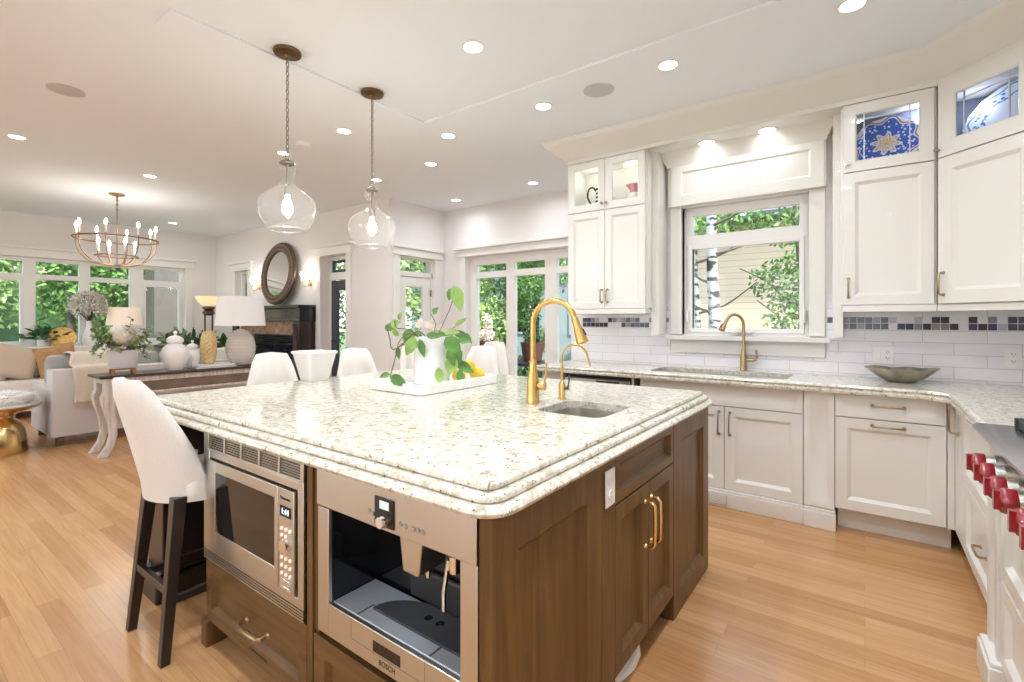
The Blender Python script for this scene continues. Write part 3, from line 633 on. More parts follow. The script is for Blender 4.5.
mb = MB(); mb.box(-.905, -.778, 3.613, 3.6175, .016, .096); g = mb.build('vent_grille', M['vent'], t)
mb = MB()
for k in range(6): mb.box(-.898, -.785, 3.610, 3.6128, .024 + k * .0115, .0295 + k * .0115)
mb.build('louver', M['plastic'], g)
t = thing('cabinet_post', 'square white panelled post between the sink cabinet and the appliance panel', 'post', (-.24, 3.9, 0))
mb = MB(); mb.box(-.318, -.154, 3.64, 4.20, 0, ZT); mb.build('core', M['cab'], t)
mb = MB(FY(3.64)); mb.panel(-.318, -.154, .13, ZT, .018, .03, .012, .009); mb.T = FXp(-.154); mb.build('face_panel', M['cab'], t)
mb = MB(); mb.box(-.322, -.146, 3.605, 3.64, 0, .105); mb.box(-.320, -.149, 3.612, 3.64, .105, .125); mb.build('base_board', M['cab'], t, bevel=.004)
t = thing('appliance_cabinet', 'white cabinet with a shallow drawer above one wide pull-out door, right of the post', 'cabinet', (.11, 3.9, 0))
carcass('body', -.152, .372, 3.652, 4.20, .14, ZT, M['cab'], t); T = FY(3.65)
mb = MB(T); mb.panel(-.151, .370, .722, .862, .02, .032, .014, .008); d = mb.build('drawer', M['cab'], t); pull(d, T, .11, .803, .15, False, M['brass'])
mb = MB(T); mb.panel(-.151, .370, .148, .717, .02, .062, .020, .017); d = mb.build('pull_out_door', M['cab'], t); pull(d, T, .11, .682, .15, False, M['brass'])
mb = MB(); mb.box(-.142, .40, 3.74, 3.76, 0, .135); mb.build('toe_kick', M['cab'], t)
t = thing('corner_base_cabinet', 'white corner base cabinet with a vertical pull and drawers, beside the range', 'cabinet', (.7, 3.1, 0))
mb = MB(); mb.prism([(.374, 3.652), (.427, 3.652), (.427, 2.56), (1.04, 2.56), (1.04, 4.20), (.374, 4.20)], .14, ZT); mb.build('body', M['cab'], t)
T = FXm(.425)
mb = MB(); mb.box(.374, .404, 3.628, 3.652, .148, .862); mb.build('filler_strip', M['cab'], t)
mb = MB(T); mb.panel(-3.624, -3.33, .148, .862, .02, .055, .014, .009); d = mb.build('door', M['cab'], t); pull(d, T, -3.555, .775, .15, True, M['brass'])
for a, b in ((.148, .50), (.505, .862)):
    mb = MB(T); mb.panel(-3.325, -2.57, a, b, .02, .052, .018, .016); d = mb.build('drawer', M['cab'], t); pull(d, T, -2.80 if a < .3 else -2.95, (a + b) / 2 + .02, .13, False, M['brass'])
mb = MB(); mb.box(.475, .495, 2.58, 3.76, 0, .135); mb.build('toe_kick', M['cab'], t)

# stone counter of the wall run, undermount sink
kp = [(-2.36, 3.57), (.27, 3.57), (.362, 3.49), (.362, 2.535), (1.04, 2.535), (1.04, 4.205), (-2.36, 4.205)]
hole = rrect(-1.38, -.42, 3.70, 4.08, .05)
mb = slab(kp, [(.016, .922), (.006, .919), (.0, .912), (.0, .905), (.010, .902), (.010, .897), (.002, .892), (0, .885), (.004, .870), (.02, .868)], hole)
o = mb.build('kitchen_countertop', M['granite'], None, 30, loc=(-.6, 3.9, .868)); [setattr(p_, 'use_smooth', False) for p_ in o.data.polygons if abs(p_.normal.z) > .999]; tag(o, 'cream speckled stone wall counter under the sink window, turning towards the range', 'countertop')
def basin(mb, pts, z1, z0):
    ins = offset_poly(pts, .02); fl = offset_poly(pts, .03)
    mb.loft([[(x, y, z1) for x, y in offset_poly(pts, -.012)], [(x, y, z1) for x, y in pts], [(x, y, z0 + .03) for x, y in offset_poly(pts, .006)], [(x, y, z0) for x, y in fl]], False, True)
t = thing('kitchen_sink', 'stainless undermount sink in the counter below the window', 'sink', (-.9, 3.9, .65))
mb = MB(); basin(mb, offset_poly(hole, .004), .893, .66); mb.build('basin', M['steel'], t, recalc=False)
mb = MB(); mb.lathe([(.045, .6605), (.04, .664), (.015, .662)], 20, (-.9, 3.9, 0)); mb.build('drain', M['chrome'], t)

def faucet(label, loc, mat, rz, h, reach, drop, lever, big=1.0):
    t = thing('faucet', label, 'faucet', loc, rz)
    b = big; mb = MB(); mb.lathe([(.029 * b, 0), (.030 * b, .006), (.0285 * b, .012), (.0275 * b, .06), (.026 * b, .11), (.018 * b, .15), (.0155 * b, .18), (.0155 * b, .195), (.013 * b, .2)], 22); mb.build('base', mat, t, local=True)
    r = reach / 2; P = [(0, 0, .19), (0, 0, h - r - .02)] + [(r - r * cos(pi * k / 14), 0, h - r + r * sin(pi * k / 14)) for k in range(0, 14)][:13 if reach < .2 else 14]
    e = Vector(P[-1]); dr = (Vector(P[-1]) - Vector(P[-2])).normalized()
    mb = MB(); mb.tube(P, .0125 * b, 12); mb.build('neck', mat, t, local=True)
    mb = MB(); mb.tube([e - dr * .006, e, e + dr * .03, e + dr * drop * .6, e + dr * drop, e + dr * (drop + .004)], [.0128 * b, .0145 * b, .0155 * b, .0215 * b, .026 * b, .022 * b], 16); hd = mb.build('spray_head', mat, t, local=True)
    q = e + dr * drop * .5; nn = Vector((dr.z, 0, -dr.x)) * -1
    mb = MB(); mb.tube([q + nn * .018, q + nn * .024 + dr * .03], [.006, .005]); mb.build('spray_button', M['blackm'], hd, local=True)
    lv = MB()
    if lever == 'rod':
        lv.cyl((0, 0, .085), (.05, 0, .085), .012, .012); lv.cyl((.036, 0, .085), (.060, 0, .085), .0205, .019); lv.tube([(.055, 0, .10), (.064, .0, .13), (.066, 0, .185)], [.005, .0045, .0042])
    else:
        lv.cyl((0, 0, .085), (.075, 0, .085), .014, .012); lv.tube(smoothpts([(.06, 0, .085), (.085, 0, .09), (.092, 0, .12), (.086, 0, .165)]), .0085)
    lv.build('lever', mat, t, local=True)
    return t
faucet('brushed gold faucet standing behind the sink under the window', (-.77, 4.135, .922), M['brass'], R(-128), .44, .17, .085, 'up', .95)
faucet('tall brushed gold pull-down faucet standing on the island beside its sink', (-1.225, 1.835, .938), M['gold'], R(8), .468, .205, .11, 'rod', 1.05)
for o in list(C.objects):
    if o.name == 'lever' and o.parent and o.parent.rotation_euler.z < -1: o.rotation_euler.z = R(135)
t = thing('filter_faucet', 'slim brushed gold filtered-water tap on the island, behind the tall faucet', 'faucet', (-1.18, 2.02, .938), R(8))
mb = MB(); mb.lathe([(.02, 0), (.02, .004), (.0165, .01), (.0165, .075), (.009, .085)], 18); mb.build('base', M['gold'], t, local=True)
mb = MB(); mb.tube([(0, 0, .08), (0, 0, .20)] + [(.065 - .065 * cos(pi * k / 12), 0, .20 + .065 * sin(pi * k / 12)) for k in range(0, 12)] + [(.142, 0, .165)], [.0055] * 13 + [.0055, .0045], 8); mb.build('spout', M['gold'], t, local=True)
mb = MB(); mb.cyl((0, 0, .055), (.034, 0, .055), .008); mb.tube([(.03, 0, .055), (.036, 0, .09), (.036, 0, .115)], [.004, .0035, .005]); mb.build('lever', M['antique'], t, local=True)

# bowl, wall plates
t = MB(); ns = 40
for o_, i_ in ((1, 0),):
    prof = [(.05, 0), (.075, .004), (.12, .03), (.165, .062), (.195, .085), (.19, .087), (.16, .068), (.115, .038), (.07, .012), (.02, .008)]
    t.lathe(prof, ns)
t.v = [(x, y * .72, z + (.010 * (abs(x) / .195) ** 2 + .004 * sin(x * 40)) * (1 if z > .05 else 0)) for x, y, z in t.v]
o = t.build('bowl', M['bowl'], None, loc=(0, 0, 0)); o.location = (.185, 3.97, .9225); tag(o, 'oval metallic grey bowl with a wavy rim on the wall counter near the corner', 'bowl')
def wallplate(x, z, label, gang, y=4.212):
    T = FY(y); t = thing('outlet_plate', label, 'outlet', (x, y, z))
    w = .038 if gang == 1 else .06; mb = MB(T); mb.box(x - w, x + w, z - .06, z + .06, .0, .006); mb.build('cover_plate', M['plastic'], t, bevel=.003)
    for k in range(gang):
        u = x + (0 if gang == 1 else (-.026 if k == 0 else .026))
        if gang == 2 and k == 0:
            mb = MB(T); mb.box(u - .014, u + .014, z - .03, z + .03, .006, .011); mb.build('rocker_switch', M['white'], t, bevel=.002); continue
        for dz in (-.021, .021):
            mb = MB(T); mb.cyl((u, z + dz, .005), (u, z + dz, .009), .016, .016, 18); r = mb.build('receptacle', M['white'], t)
            mb = MB(T); mb.box(u - .008, u - .005, z + dz - .002, z + dz + .008, .0091, .0096); mb.box(u + .005, u + .008, z + dz - .002, z + dz + .007, .0091, .0096); mb.cyl((u, z + dz - .008, .009), (u, z + dz - .008, .0096), .0025); mb.build('slot', M['blackm'], r)
wallplate(.10, 1.075, 'white double wall plate with switch and outlet behind the metallic bowl', 2)
wallplate(.735, 1.085, 'white outlet plate on the tiles near the wall corner', 1)

# ---------------------------------------------------------------- range with red knobs
t = thing('range_cooker', 'professional stainless gas range with red knobs at the end of the stone counter', 'range', (.7, 1.95, 0))
mb = MB(); mb.box(.40, 1.03, 1.32, 2.525, .76, .905); mb.build('body', M['steel'], t, bevel=.004)
mb = MB(); mb.prism([(.33, .912), (.33, .922), (.345, .93), (.47, .93), (.47, .905), (.36, .885)], 1.32, 2.525, 'y'); mb.build('front_ledge', M['steelb'], t)
mb = MB(); mb.prism([(.40, .905), (.372, .895), (.385, .765), (.42, .765)], 1.325, 2.52, 'y'); mb.build('control_panel', M['steel'], t)
mb = MB(); mb.box(.47, 1.03, 1.32, 2.525, .905, .925); mb.build('cooktop_pan', M['black'], t)
for k, y in enumerate((2.12, 1.70)):
    mb = MB()
    for i in range(5): mb.box(.44 + i * .13, .458 + i * .13, y - .20, y + .36 if k == 0 else y + .2, .932, .965)
    for i in range(3): mb.box(.44, .98, y - .18 + i * .25, y - .162 + i * .25, .928, .965)
    mb.box(.435, .985, (2.455 if k == 0 else y + .19), (2.48 if k == 0 else y + .205), .925, .968); mb.build('grate', M['blackm'], t, bevel=.004)
for y in (2.22, 2.085, 1.925, 1.80, 1.63, 1.52):
    z = .845; kb = MB(); kb.cyl((.385, y, z), (.345, y, z - .003), .034, .032, 22); kb.cyl((.347, y, z), (.318, y, z - .004), .024, .024, 20); b = kb.build('knob_bezel', M['steel'], t)
    kb = MB(); 
    L = []
    for n_, r_ in ((.322, .030), (.318, .033), (.298, .033), (.290, .030), (.286, .024)):
        L.append([(n_, y + r_ * (cos(a) * .88 + .12 * cos(3 * a)), z - .004 + r_ * 1.05 * (sin(a) * .93 - .07 * sin(3 * a) )) for a in [2 * pi * q / 24 for q in range(24)]])
    kb.loft(L); kb.box(.276, .289, y - .009, y + .009, z - .028, z + .022); kb.build('knob', M['red'], b)
t = thing('range_base_cabinet', 'white panelled cabinet with base blocks under the range', 'cabinet', (.7, 1.95, 0))
mb = MB(); mb.box(.40, 1.03, 1.32, 2.53, .10, .755); mb.build('body', M['cab'], t)
T = FXm(.40)
mb = MB(T); mb.panel(-2.53, -2.36, .02, .755, .028, .035, .012, .009); mb.build('corner_post', M['cab'], t)
for a, b in ((-2.35, -1.86), (-1.85, -1.34)):
    for c, e in ((.12, .42), (.43, .75)):
        mb = MB(T); mb.panel(a, b, c, e, .02, .052, .018, .016); mb.build('drawer', M['cab'], t)
mb = MB(); mb.box(.345, .42, 2.33, 2.545, 0, .11); mb.box(.352, .42, 2.337, 2.54, .11, .128); mb.build('base_block', M['cab'], t, bevel=.004)
mb = MB(); mb.box(.46, .48, 1.32, 2.33, 0, .10); mb.build('toe_kick', M['cab'], t)

# ================================================================ the island
YI = .848; XI = -.682; ZB = .872; ZI = .938
ip = rrect(-2.955, -.642, .812, 2.752, .088, 8)
sh = rrect(-1.135, -.825, 1.70, 2.03, .06, 6)
mb = slab(ip, [(.066, ZI), (.061, ZI - .0012), (.057, ZI - .005), (.056, ZI - .010), (.056, ZI - .0150), (.063, ZI - .0165), (.063, ZI - .0190), (.046, ZI - .0195), (.037, ZI - .020), (.032, ZI - .023), (.029, ZI - .028), (.030, ZI - .0355), (.037, ZI - .0365), (.037, ZI - .0395), (.016, ZI - .0400),
               (.006, ZI - .044), (.001, ZI - .052), (.004, ZI - .061), (.014, ZB)], sh)
o = mb.build('island_countertop', M['granite'], None, 50, loc=(-1.8, 1.78, ZB)); tag(o, 'large square cream speckled stone island top with stepped edges', 'countertop')
for p_ in o.data.polygons:
    if abs(p_.normal.z) > .999: p_.use_smooth = False
t = thing('prep_sink', 'small stainless prep sink set into the island top', 'sink', (-.98, 1.865, .70))
mb = MB(); basin(mb, offset_poly(sh, .004), ZI - .032, .73); mb.build('basin', M['steel'], t, recalc=False)
mb = MB(); mb.lathe([(.04, .7305), (.035, .734), (.012, .732)], 20, (-.98, 1.865, 0)); mb.build('drain', M['chrome'], t)
T = FY(YI + .02)
t = thing('microwave_cabinet', 'brown stained island cabinet with the built-in microwave over a wide drawer', 'cabinet', (-1.78, 1.15, 0))
carcass('body', -2.165, -1.395, YI + .022, 1.50, .10, ZB - .002, M['wood'], t, .02)
mb = MB(); mb.box(-2.145, -1.415, YI + .03, 1.48, .335, .353); mb.build('shelf', M['wood'], t)
mb = MB(T); mb.panel(-2.165, -1.428, .105, .350, .02, .048, .018, .016); d = mb.build('drawer', M['woodx'], t); pull(d, T, -1.745, .225, .15, False, M['brass'], .036, .0075)
mb = MB(T); mb.box(-1.80, -1.68, .128, .135, .0195, .0225); mb.build('finger_groove', M['espresso'], d)
mb = MB(T); mb.box(-1.424, -1.395, .03, ZB - .002, .0, .020); mb.build('stile', M['wood'], t)
mb = MB(); mb.box(-2.185, -2.135, YI - .012, YI + .055, 0, .108); mb.box(-2.175, -2.14, YI + .0, YI + .4, 0, .10); mb.build('foot_block', M['wood'], t, bevel=.004)
mb = MB(); mb.box(-2.13, -1.396, YI + .09, YI + .11, 0, .10); mb.build('toe_kick', M['espresso'], t)
# microwave
m_ = thing('microwave', 'built-in stainless microwave with dark window and vented trim frame in the island end', 'microwave', (-1.79, 1.1, .36))
mb = MB(); mb.box(-2.09, -1.46, YI + .03, 1.40, .365, .80); mb.build('oven_box', M['blackm'], m_)
mb = MB(T)
def ring(mb, a, b, c, e, i0, i1, i2, i3, n0, n1):
    mb.box(a, a + i0, c, e, n0, n1); mb.box(b - i1, b, c, e, n0, n1); mb.box(a + i0, b - i1, c, c + i2, n0, n1); mb.box(a + i0, b - i1, e - i3, e, n0, n1)
ring(mb, -2.172, -1.437, .395, .800, .052, .034, .030, .028, .0, .026)
tr = mb.build('trim_frame', M['steel'], m_, bevel=.002)
mb = MB(T); ring(mb, -2.172, -1.437, .800, .868, .045, .018, .008, .006, .004, .026)
for k in range(1, 5): x = -2.127 + k * .1345; mb.box(x - .006, x + .006, .806, .864, .006, .026)
mb.build('vent_frame', M['steel'], tr, bevel=.0015)
mb = MB(T); mb.box(-2.13, -1.45, .80, .866, 0, .005); mb.build('vent_recess', M['black'], tr)
mb = MB(T)
for k in range(6): mb.box(-2.127, -1.455, .811 + k * .0088, .8145 + k * .0088, .006, .020)
mb.build('louver', M['steel'], tr)
mb = MB(T); mb.box(-2.172, -1.437, .356, .395, .0, .008); mb.build('lower_vent', M['black'], tr)
mb = MB(T)
for k in range(4): mb.box(-2.172, -1.437, .358 + k * .0095, .3635 + k * .0095, .008, .026)
mb.build('lower_louver', M['steel'], tr)
mb = MB(T); mb.box(-2.122, -1.469, .423, .774, .0, .010); mb.build('seal', M['black'], m_)
mb = MB(T); ring(mb, -2.106, -1.578, .430, .766, .056, .024, .062, .042, .010, .034); d = mb.build('door', M['steel'], m_, bevel=.002)
mb = MB(T); mb.box(-2.052, -1.60, .49, .726, .012, .0325); mb.build('window', M['darkglass'], d)
mb = MB(T); mb.box(-1.574, -1.480, .430, .766, .010, .034); p = mb.build('control_panel', M['steel'], m_, bevel=.002)
mb = MB(T); mb.box(-1.562, -1.496, .675, .710, .034, .0355); mb.build('display', M['black'], p)
mb = MB(T); mb.cyl((-1.518, .588, .034), (-1.518, .588, .052), .024, .022, 24); mb.build('dial', M['chrome'], p)
def dots(name, pts, T, r, n0, n1, mat, par):
    for u, v in pts:
        mb = MB(T); mb.cyl((u, v, n0), (u, v, n1), r, r * .8, 10); mb.build(name, mat, par)
dots('button', [(-1.55 + i * .025, .635 - j * .022) for i in range(3) for j in range(2) if not (i > 1 and j)] + [(-1.55 + i * .025, .540 - j * .026) for i in range(3) for j in range(3)], T, .0062, .034, .038, M['led'], p)
for a, b in ((.458, .474), (.438, .451)): mb = MB(T); mb.box(-1.556, -1.50, a, b, .034, .039); mb.build('push_bar', M['chrome'], p, bevel=.003)
def text(s, T, u, v, size, n, mat, parent, name='lettering'):
    c = bpy.data.curves.new(name, 'FONT'); c.body = s; c.size = size; c.extrude = .0004; c.align_x = 'CENTER'; c.align_y = 'CENTER'; c.materials.append(mat)
    o = bpy.data.objects.new(name, c); C.objects.link(o); o.parent = parent
    off = Vector((0, 0, 0)); q = parent
    while q is not None: off += q.location; q = q.parent
    me = bpy.data.meshes.new_from_object(o); bpy.data.objects.remove(o); o = bpy.data.objects.new(name, me); C.objects.link(o); o.parent = parent
    o.matrix_local = Matrix.Translation(-off) @ T @ Matrix.Translation((u, v, n)); return o
text('Panasonic', T, -1.530, .735, .016, .0345, M['blackm'], p)
text('1:44', T, -1.529, .692, .027, .036, M['disp'], p, 'clock_digits')
# coffee machine cabinet and machine
t = thing('coffee_cabinet', 'brown stained island corner cabinet that holds the coffee machine, with a big panelled end', 'cabinet', (-1.05, 1.15, 0))
mb = MB(); mb.box(-1.393, -1.373, YI + .022, 1.50, .10, ZB - .002); mb.box(XI - .034, XI - .014, YI + .02, 1.50, .0, ZB - .002); mb.box(-1.373, XI - .034, YI + .022, 1.48, .10, .118); mb.box(-1.373, XI - .034, YI + .03, 1.48, .325, .345); mb.box(-1.373, XI - .034, 1.48, 1.50, .10, ZB - .002); mb.build('body', M['wood'], t)
mb = MB(FXp(XI - .014)); mb.panel(YI, 1.40, .005, ZB - .003, .022, .10, .022, .019); mb.build('end_panel', M['wood'], t)
mb = MB(FXp(XI - .014)); mb.box(1.40, 1.505, .005, ZB - .003, 0, .022); mb.build('end_stile', M['wood'], t)
mb = MB(); mb.box(-1.392, -.71, YI + .09, YI + .11, 0, .10); mb.build('toe_kick', M['espresso'], t)
mb = MB(T); mb.panel(-1.390, -.702, .105, .343, .02, .058, .018, .016); d = mb.build('drawer', M['woodx'], t); pull(d, T, -1.05, .225, .15, False, M['brass'], .036, .0075)
mb = MB(T); mb.box(-1.395, -1.366, .35, ZB - .002, 0, .014); mb.build('stile', M['wood'], t)
mb = MB(T); mb.box(-.714, XI - .014, .03, ZB - .002, 0, .02); mb.build('stile', M['wood'], t)
k_ = thing('coffee_machine', 'built-in stainless coffee machine with open black bay in the island end beside the microwave', 'coffee machine', (-1.04, 1.1, .36))
mb = MB(T)
mb.box(-1.362, -1.306, .366, .749, .008, .022); mb.box(-.772, -.718, .366, .758, .008, .022); mb.box(-1.306, -.772, .366, .464, .008, .022); mb.build('front_frame', M['steel'], k_, bevel=.002)
mb = MB(T); mb.box(-1.362, -.718, .754, .866, 0, .026); p = mb.build('control_panel', M['steel'], k_, bevel=.002)
mb = MB(); y0 = YI + .013; y1 = 1.03
mb.box(-1.33, -.75, y1, y1 + .02, .38, .86); mb.box(-1.33, -1.306, y0, y1, .38, .86); mb.box(-.772, -.75, y0, y1, .38, .86); mb.box(-1.306, -.772, y0, y1, .84, .86); mb.box(-1.306, -.772, y0 + .012, y1, .42, .452); mb.build('bay_lining', M['black'], k_)
mb = MB(T); mb.box(-1.079, -1.001, .765, .842, .026, .029); b = mb.build('display', M['black'], p)
mb = MB(T); mb.box(-1.058, -1.020, .812, .834, .029, .0295); mb.build('screen', em('grey_screen', (.5, .56, .56), .5), b)
mb = MB(T); mb.cyl((-1.038, .782, .029), (-1.038, .782, .047), .017, .015, 24); mb.build('dial', M['chrome'], b)
dots('button', [(-1.103, .793), (-1.088, .790), (-.975, .789), (-.955, .788), (-.925, .789), (-.908, .789), (-.891, .789)], T, .0075, .026, .031, M['steelb'], p)
mb = MB(T); mb.prism([(-1.018, .80), (-.914, .80), (-.935, .650), (-.995, .650)], -.10, .004, 'z'); sp = mb.build('spout', M['steel'], k_, bevel=.006)
mb = MB(T)
for u in (-.985, -.948): mb.cyl((u, .655, -.045), (u, .628, -.045), .008, .006, 10)
mb.build('nozzle', M['chrome'], sp)
mb = MB(T); mb.cyl((-.858, .78, -.05), (-.858, .70, -.045), .007); mb.cyl((-.850, .715, -.045), (-.850, .672, -.045), .017, .014, 14); mb.tube([(-.868, .70, -.04), (-.874, .62, -.03), (-.874, .572, -.03)], .0065); mb.build('steam_wand', M['chrome'], k_)
area('bay_lamp', (-1.04, .95, .835), (0, 0, 0), .25, .06, .35, (.85, .92, 1))
mb = MB(T); mb.box(-1.304, -.774, .452, .466, -.15, .007); tr = mb.build('drip_tray', pm('satin_steel', (.60, .64, .70), .5, .7), k_, bevel=.002)
for u in (-1.19, -.894): mb = MB(T); mb.box(u, u + .004, .4662, .4672, -.055, 0.005); mb.build('tray_seam', M['blackm'], tr)
def arc(r, a0, a1, k, cx, cz): return [(cx + r * cos(a0 + (a1 - a0) * i / k), cz + r * sin(a0 + (a1 - a0) * i / k)) for i in range(k + 1)]
mb = MB(); mb.prism([(-1.17, .905)] + [(-.975 - .195 * cos(pi * i / 18), .905 + .118 * sin(pi * i / 18)) for i in range(1, 18)] + [(-.78, .905)], .4665, .474); gr = mb.build('cup_grate', pm('grate_rubber', (.045, .045, .048), .5), k_)
dots('drain_hole', [(-1.0, 0), (-.955, 0)], Matrix.Translation((0, .965, .4742)), .013, 0, .001, M['black'], gr)
mb = MB(); mb.box(-1.13, -.80, 1.012, 1.029, .475, .565); mb.build('splash_panel', M['blackm'], k_, bevel=.006)
mb = MB(T); mb.box(-1.095, -.982, .408, .438, .0205, .0226); mb.build('tray_grip', M['black'], k_)
mb = MB(T); mb.box(-1.195, -1.193, .405, .463, .0205, .0225); mb.box(-.892, -.890, .405, .463, .0205, .0225); mb.box(-1.195, -.890, .403, .405, .0205, .0225); mb.build('drawer_seam', M['pewter'], k_)
text('BOSCH', T, -1.036, .387, .021, .0225, M['blackm'], k_)
# sink cabinet and far end of the island, facing the wall run
T = FXp(XI - .014)
t = thing('island_sink_cabinet', 'brown stained island cabinet under the prep sink, false drawer over two doors with gold pulls', 'cabinet', (-.98, 1.81, 0))
mb = MB(); mb.box(-1.36, XI - .014, 1.503, 1.523, .10, ZB - .002); mb.box(-1.36, XI - .014, 2.095, 2.115, .10, ZB - .002); mb.box(-1.36, -1.34, 1.523, 2.095, .10, ZB - .002); mb.box(-1.34, XI - .014, 1.523, 2.095, .10, .118); mb.box(XI - .034, XI - .014, 1.523, 2.095, .118, .69); mb.box(XI - .034, XI - .014, 1.523, 2.095, .69, ZB - .002); mb.build('body', M['wood'], t)
mb = MB(T); mb.panel(1.508, 2.112, .700, ZB - .004, .022, .035, .020, .018); mb.build('false_drawer', M['woody'], t)
for a, b, s in ((1.508, 1.808, 1), (1.812, 2.112, -1)):
    mb = MB(T); mb.panel(a, b, .118, .694, .022, .055, .020, .018); d = mb.build('door', M['wood'], t); pull(d, T, b - .028 if s > 0 else a + .028, .545, .17, True, M['goldl'], .036, .007, .022)
mb = MB(); mb.box(XI - .10, XI - .08, 1.503, 2.118, 0, .10); mb.build('toe_kick', M['espresso'], t)
t = thing('island_end_cabinet', 'brown stained island cabinet with tall fixed panel at the far corner of the island', 'cabinet', (-1.02, 2.4, 0))
mb = MB(); mb.box(-1.36, XI - .014, 2.118, 2.69, .0, ZB - .002); mb.build('body', M['wood'], t)
mb = MB(T); mb.panel(2.118, 2.69, .004, ZB - .003, .022, .095, .022, .019); mb.build('end_panel', M['wood'], t)
t = thing('island_core_cabinet', 'plain brown stained island back facing the bar stools', 'cabinet', (-1.77, 2.1, 0))
mb = MB(); mb.box(-2.165, -1.365, 1.505, 2.69, 0, ZB - .002); mb.T = FXm(-2.165); mb.panel(-2.68, -1.52, .10, ZB - .003, .012, .10, .014, .01); mb.build('body', M['wood'], t)
T = FXp(XI + .010)
t = thing('outlet_plate', 'white outlet plate on the brown island side just under the stone edge', 'outlet', (XI + .01, 1.455, .78))
mb = MB(T); mb.box(1.418, 1.488, .715, .835, 0, .006); mb.build('cover_plate', M['plastic'], t, bevel=.003)
for dz in (-.022, .022):
    mb = MB(T); mb.cyl((1.453, .775 + dz, .005), (1.453, .775 + dz, .0085), .015, .015, 16); mb.build('receptacle', M['white'], t)
t = thing('island_pedestal', 'black square pedestal leg under the overhanging island corner, behind the nearest stool', 'leg post', (-2.765, .955, 0))
mb = MB(); mb.box(-2.86, -2.67, .86, 1.05, .13, ZB - .001); mb.build('post', M['espresso'], t, bevel=.006)
mb = MB(); mb.box(-2.90, -2.63, .82, 1.09, 0, .115); mb.box(-2.88, -2.65, .84, 1.07, .115, .135); mb.build('plinth', M['espresso'], t, bevel=.012, seg=3)
mb = MB(); pts = [(-.80, 1.60), (-.745, 1.60), (-.715, 1.66), (-.70, 1.74), (-.712, 1.83), (-.76, 1.86), (-.80, 1.84)]
mb.loft([[(x, y, .001) for x, y in pts], [(x - .006, y, .03 + .02 * sin(i * 2.1)) for i, (x, y) in enumerate(pts)], [(-.77 + .25 * (x + .77), 1.73 + .3 * (y - 1.73), .05 + .01 * sin(i * 3)) for i, (x, y) in enumerate(pts)]])
o = mb.build('wrapper', M['paper'], None, 20, loc=(-.75, 1.73, 0)); tag(o, 'crumpled white wrapper on the floor under the island sink doors', 'wrapper')

# ================================================================ bar stools (built facing +y, copied)
def make_stool(label, loc, rz):
    t = thing('bar_stool', label, 'bar stool', (0, 0, 0), 0, 'bar stools around the island')
    sw = lambda z: .185 if z > .5 else .185
    for sx in (-1, 1):
        for sy in (-1, 1):
            x1, y1, x0, y0 = sx * .182, (-.205 if sy < 0 else .19), sx * .150, (-.145 if sy < 0 else .16)
            mb = MB(); mb.loft([[(x + dx * w, y + dy * w, z) for dx, dy in ((-1, -1), (1, -1), (1, 1), (-1, 1))] for x, y, z, w in ((x1, y1, 0, .0165), (x0, y0, .62, .024))])
            mb.build('leg', M['espresso'], t, local=True, bevel=.003)
    for pts in (((-.172, -.186, .27), (.172, -.186, .27)), ((-.170, -.175, .23), (-.170, .175, .23)), ((.170, -.175, .23), (.170, .175, .23)), ((-.17, .178, .20), (.17, .178, .20))):
        a, b = Vector(pts[0]), Vector(pts[1]); d = (b - a).normalized(); n = Vector((-d.y, d.x, 0)) * .010
        mb = MB(); mb.loft([[tuple(p + n + Vector((0, 0, h))) for p, h in ((a, -.016), (b, -.016), (b, .016), (a, .016))], [tuple(p - n + Vector((0, 0, h))) for p, h in ((a, -.016), (b, -.016), (b, .016), (a, .016))]])
        mb.build('stretcher', M['espresso'], t, local=True, bevel=.002)
    # seat cushion
    mb = MB(); L = []
    for i, z in ((.03, .60), (.0, .612), (-.002, .66), (.006, .682), (.03, .692)):
        L.append([(x, y, z) for x, y in rrect(-.195 + i, .195 - i, -.13 + i, .225 - i, .05)])
    mb.loft(L); mb.build('seat', M['fabric'], t, local=True)
    # wrap-around back: one curved shell, height falls from the middle to the wings
    N = 26; outer = []; rows = []
    def plan(s, off):           # s in -1..1 along the wrap
        a = s * R(112); x = (.205 + off) * sin(a) ; y = -.02 - (.19 + off) * cos(a) if abs(s) < .8 else -.02 - (.19 + off) * cos(a)
        return x, y
    def top(s):
        q = abs(s)
        return 1.085 - .03 * q - (.0 if q < .33 else (q - .33) ** 1.1 * 1.10)
    cols = []
    for i in range(N + 1):
        s = -1 + 2 * i / N; zt = max(top(s), .705); zb = .595; col = []
        for off, kk in ((0, 1), (-.045, -1)):
            seq = []
            for j in range(9):
                f = j / 8; z = zb + (zt - zb) * f
                lean = .115 * max(0, (z - .62) / .46) ** 1.1; nar = 1 - .07 * max(0, (z - .60) / .48)
                bulge = -.012 * (1 - abs(2 * f - 1) ** 4) if off < 0 else 0
                rnd = (.012 if j == 8 else 0)
                x, y = plan(s, off + bulge + (-rnd if off == 0 else rnd)); seq.append((x * nar, y - lean * max(0, cos(s * R(112))), z - (0 if j < 8 else .0)))
            col += seq if kk == 1 else list(reversed(seq))
            if kk == 1:
                x, y = plan(s, -.0225); zt2 = zt + .012; lean = .115 * max(0, (zt2 - .62) / .46) ** 1.1; nar = 1 - .07 * (zt2 - .60) / .48
                col.append((x * nar, y - lean * max(0, cos(s * R(112))), zt2))
        cols.append(col)
    mb = MB(); mb.loft(cols); mb.build('backrest', M['fabric'], t, local=True, smooth=60)
    t.location = loc; t.rotation_euler = (0, 0, rz); return t
st = make_stool('cream bar stool with dark legs fully in view, nearest one, beside the microwave', (-2.345, .905, 0), R(0))
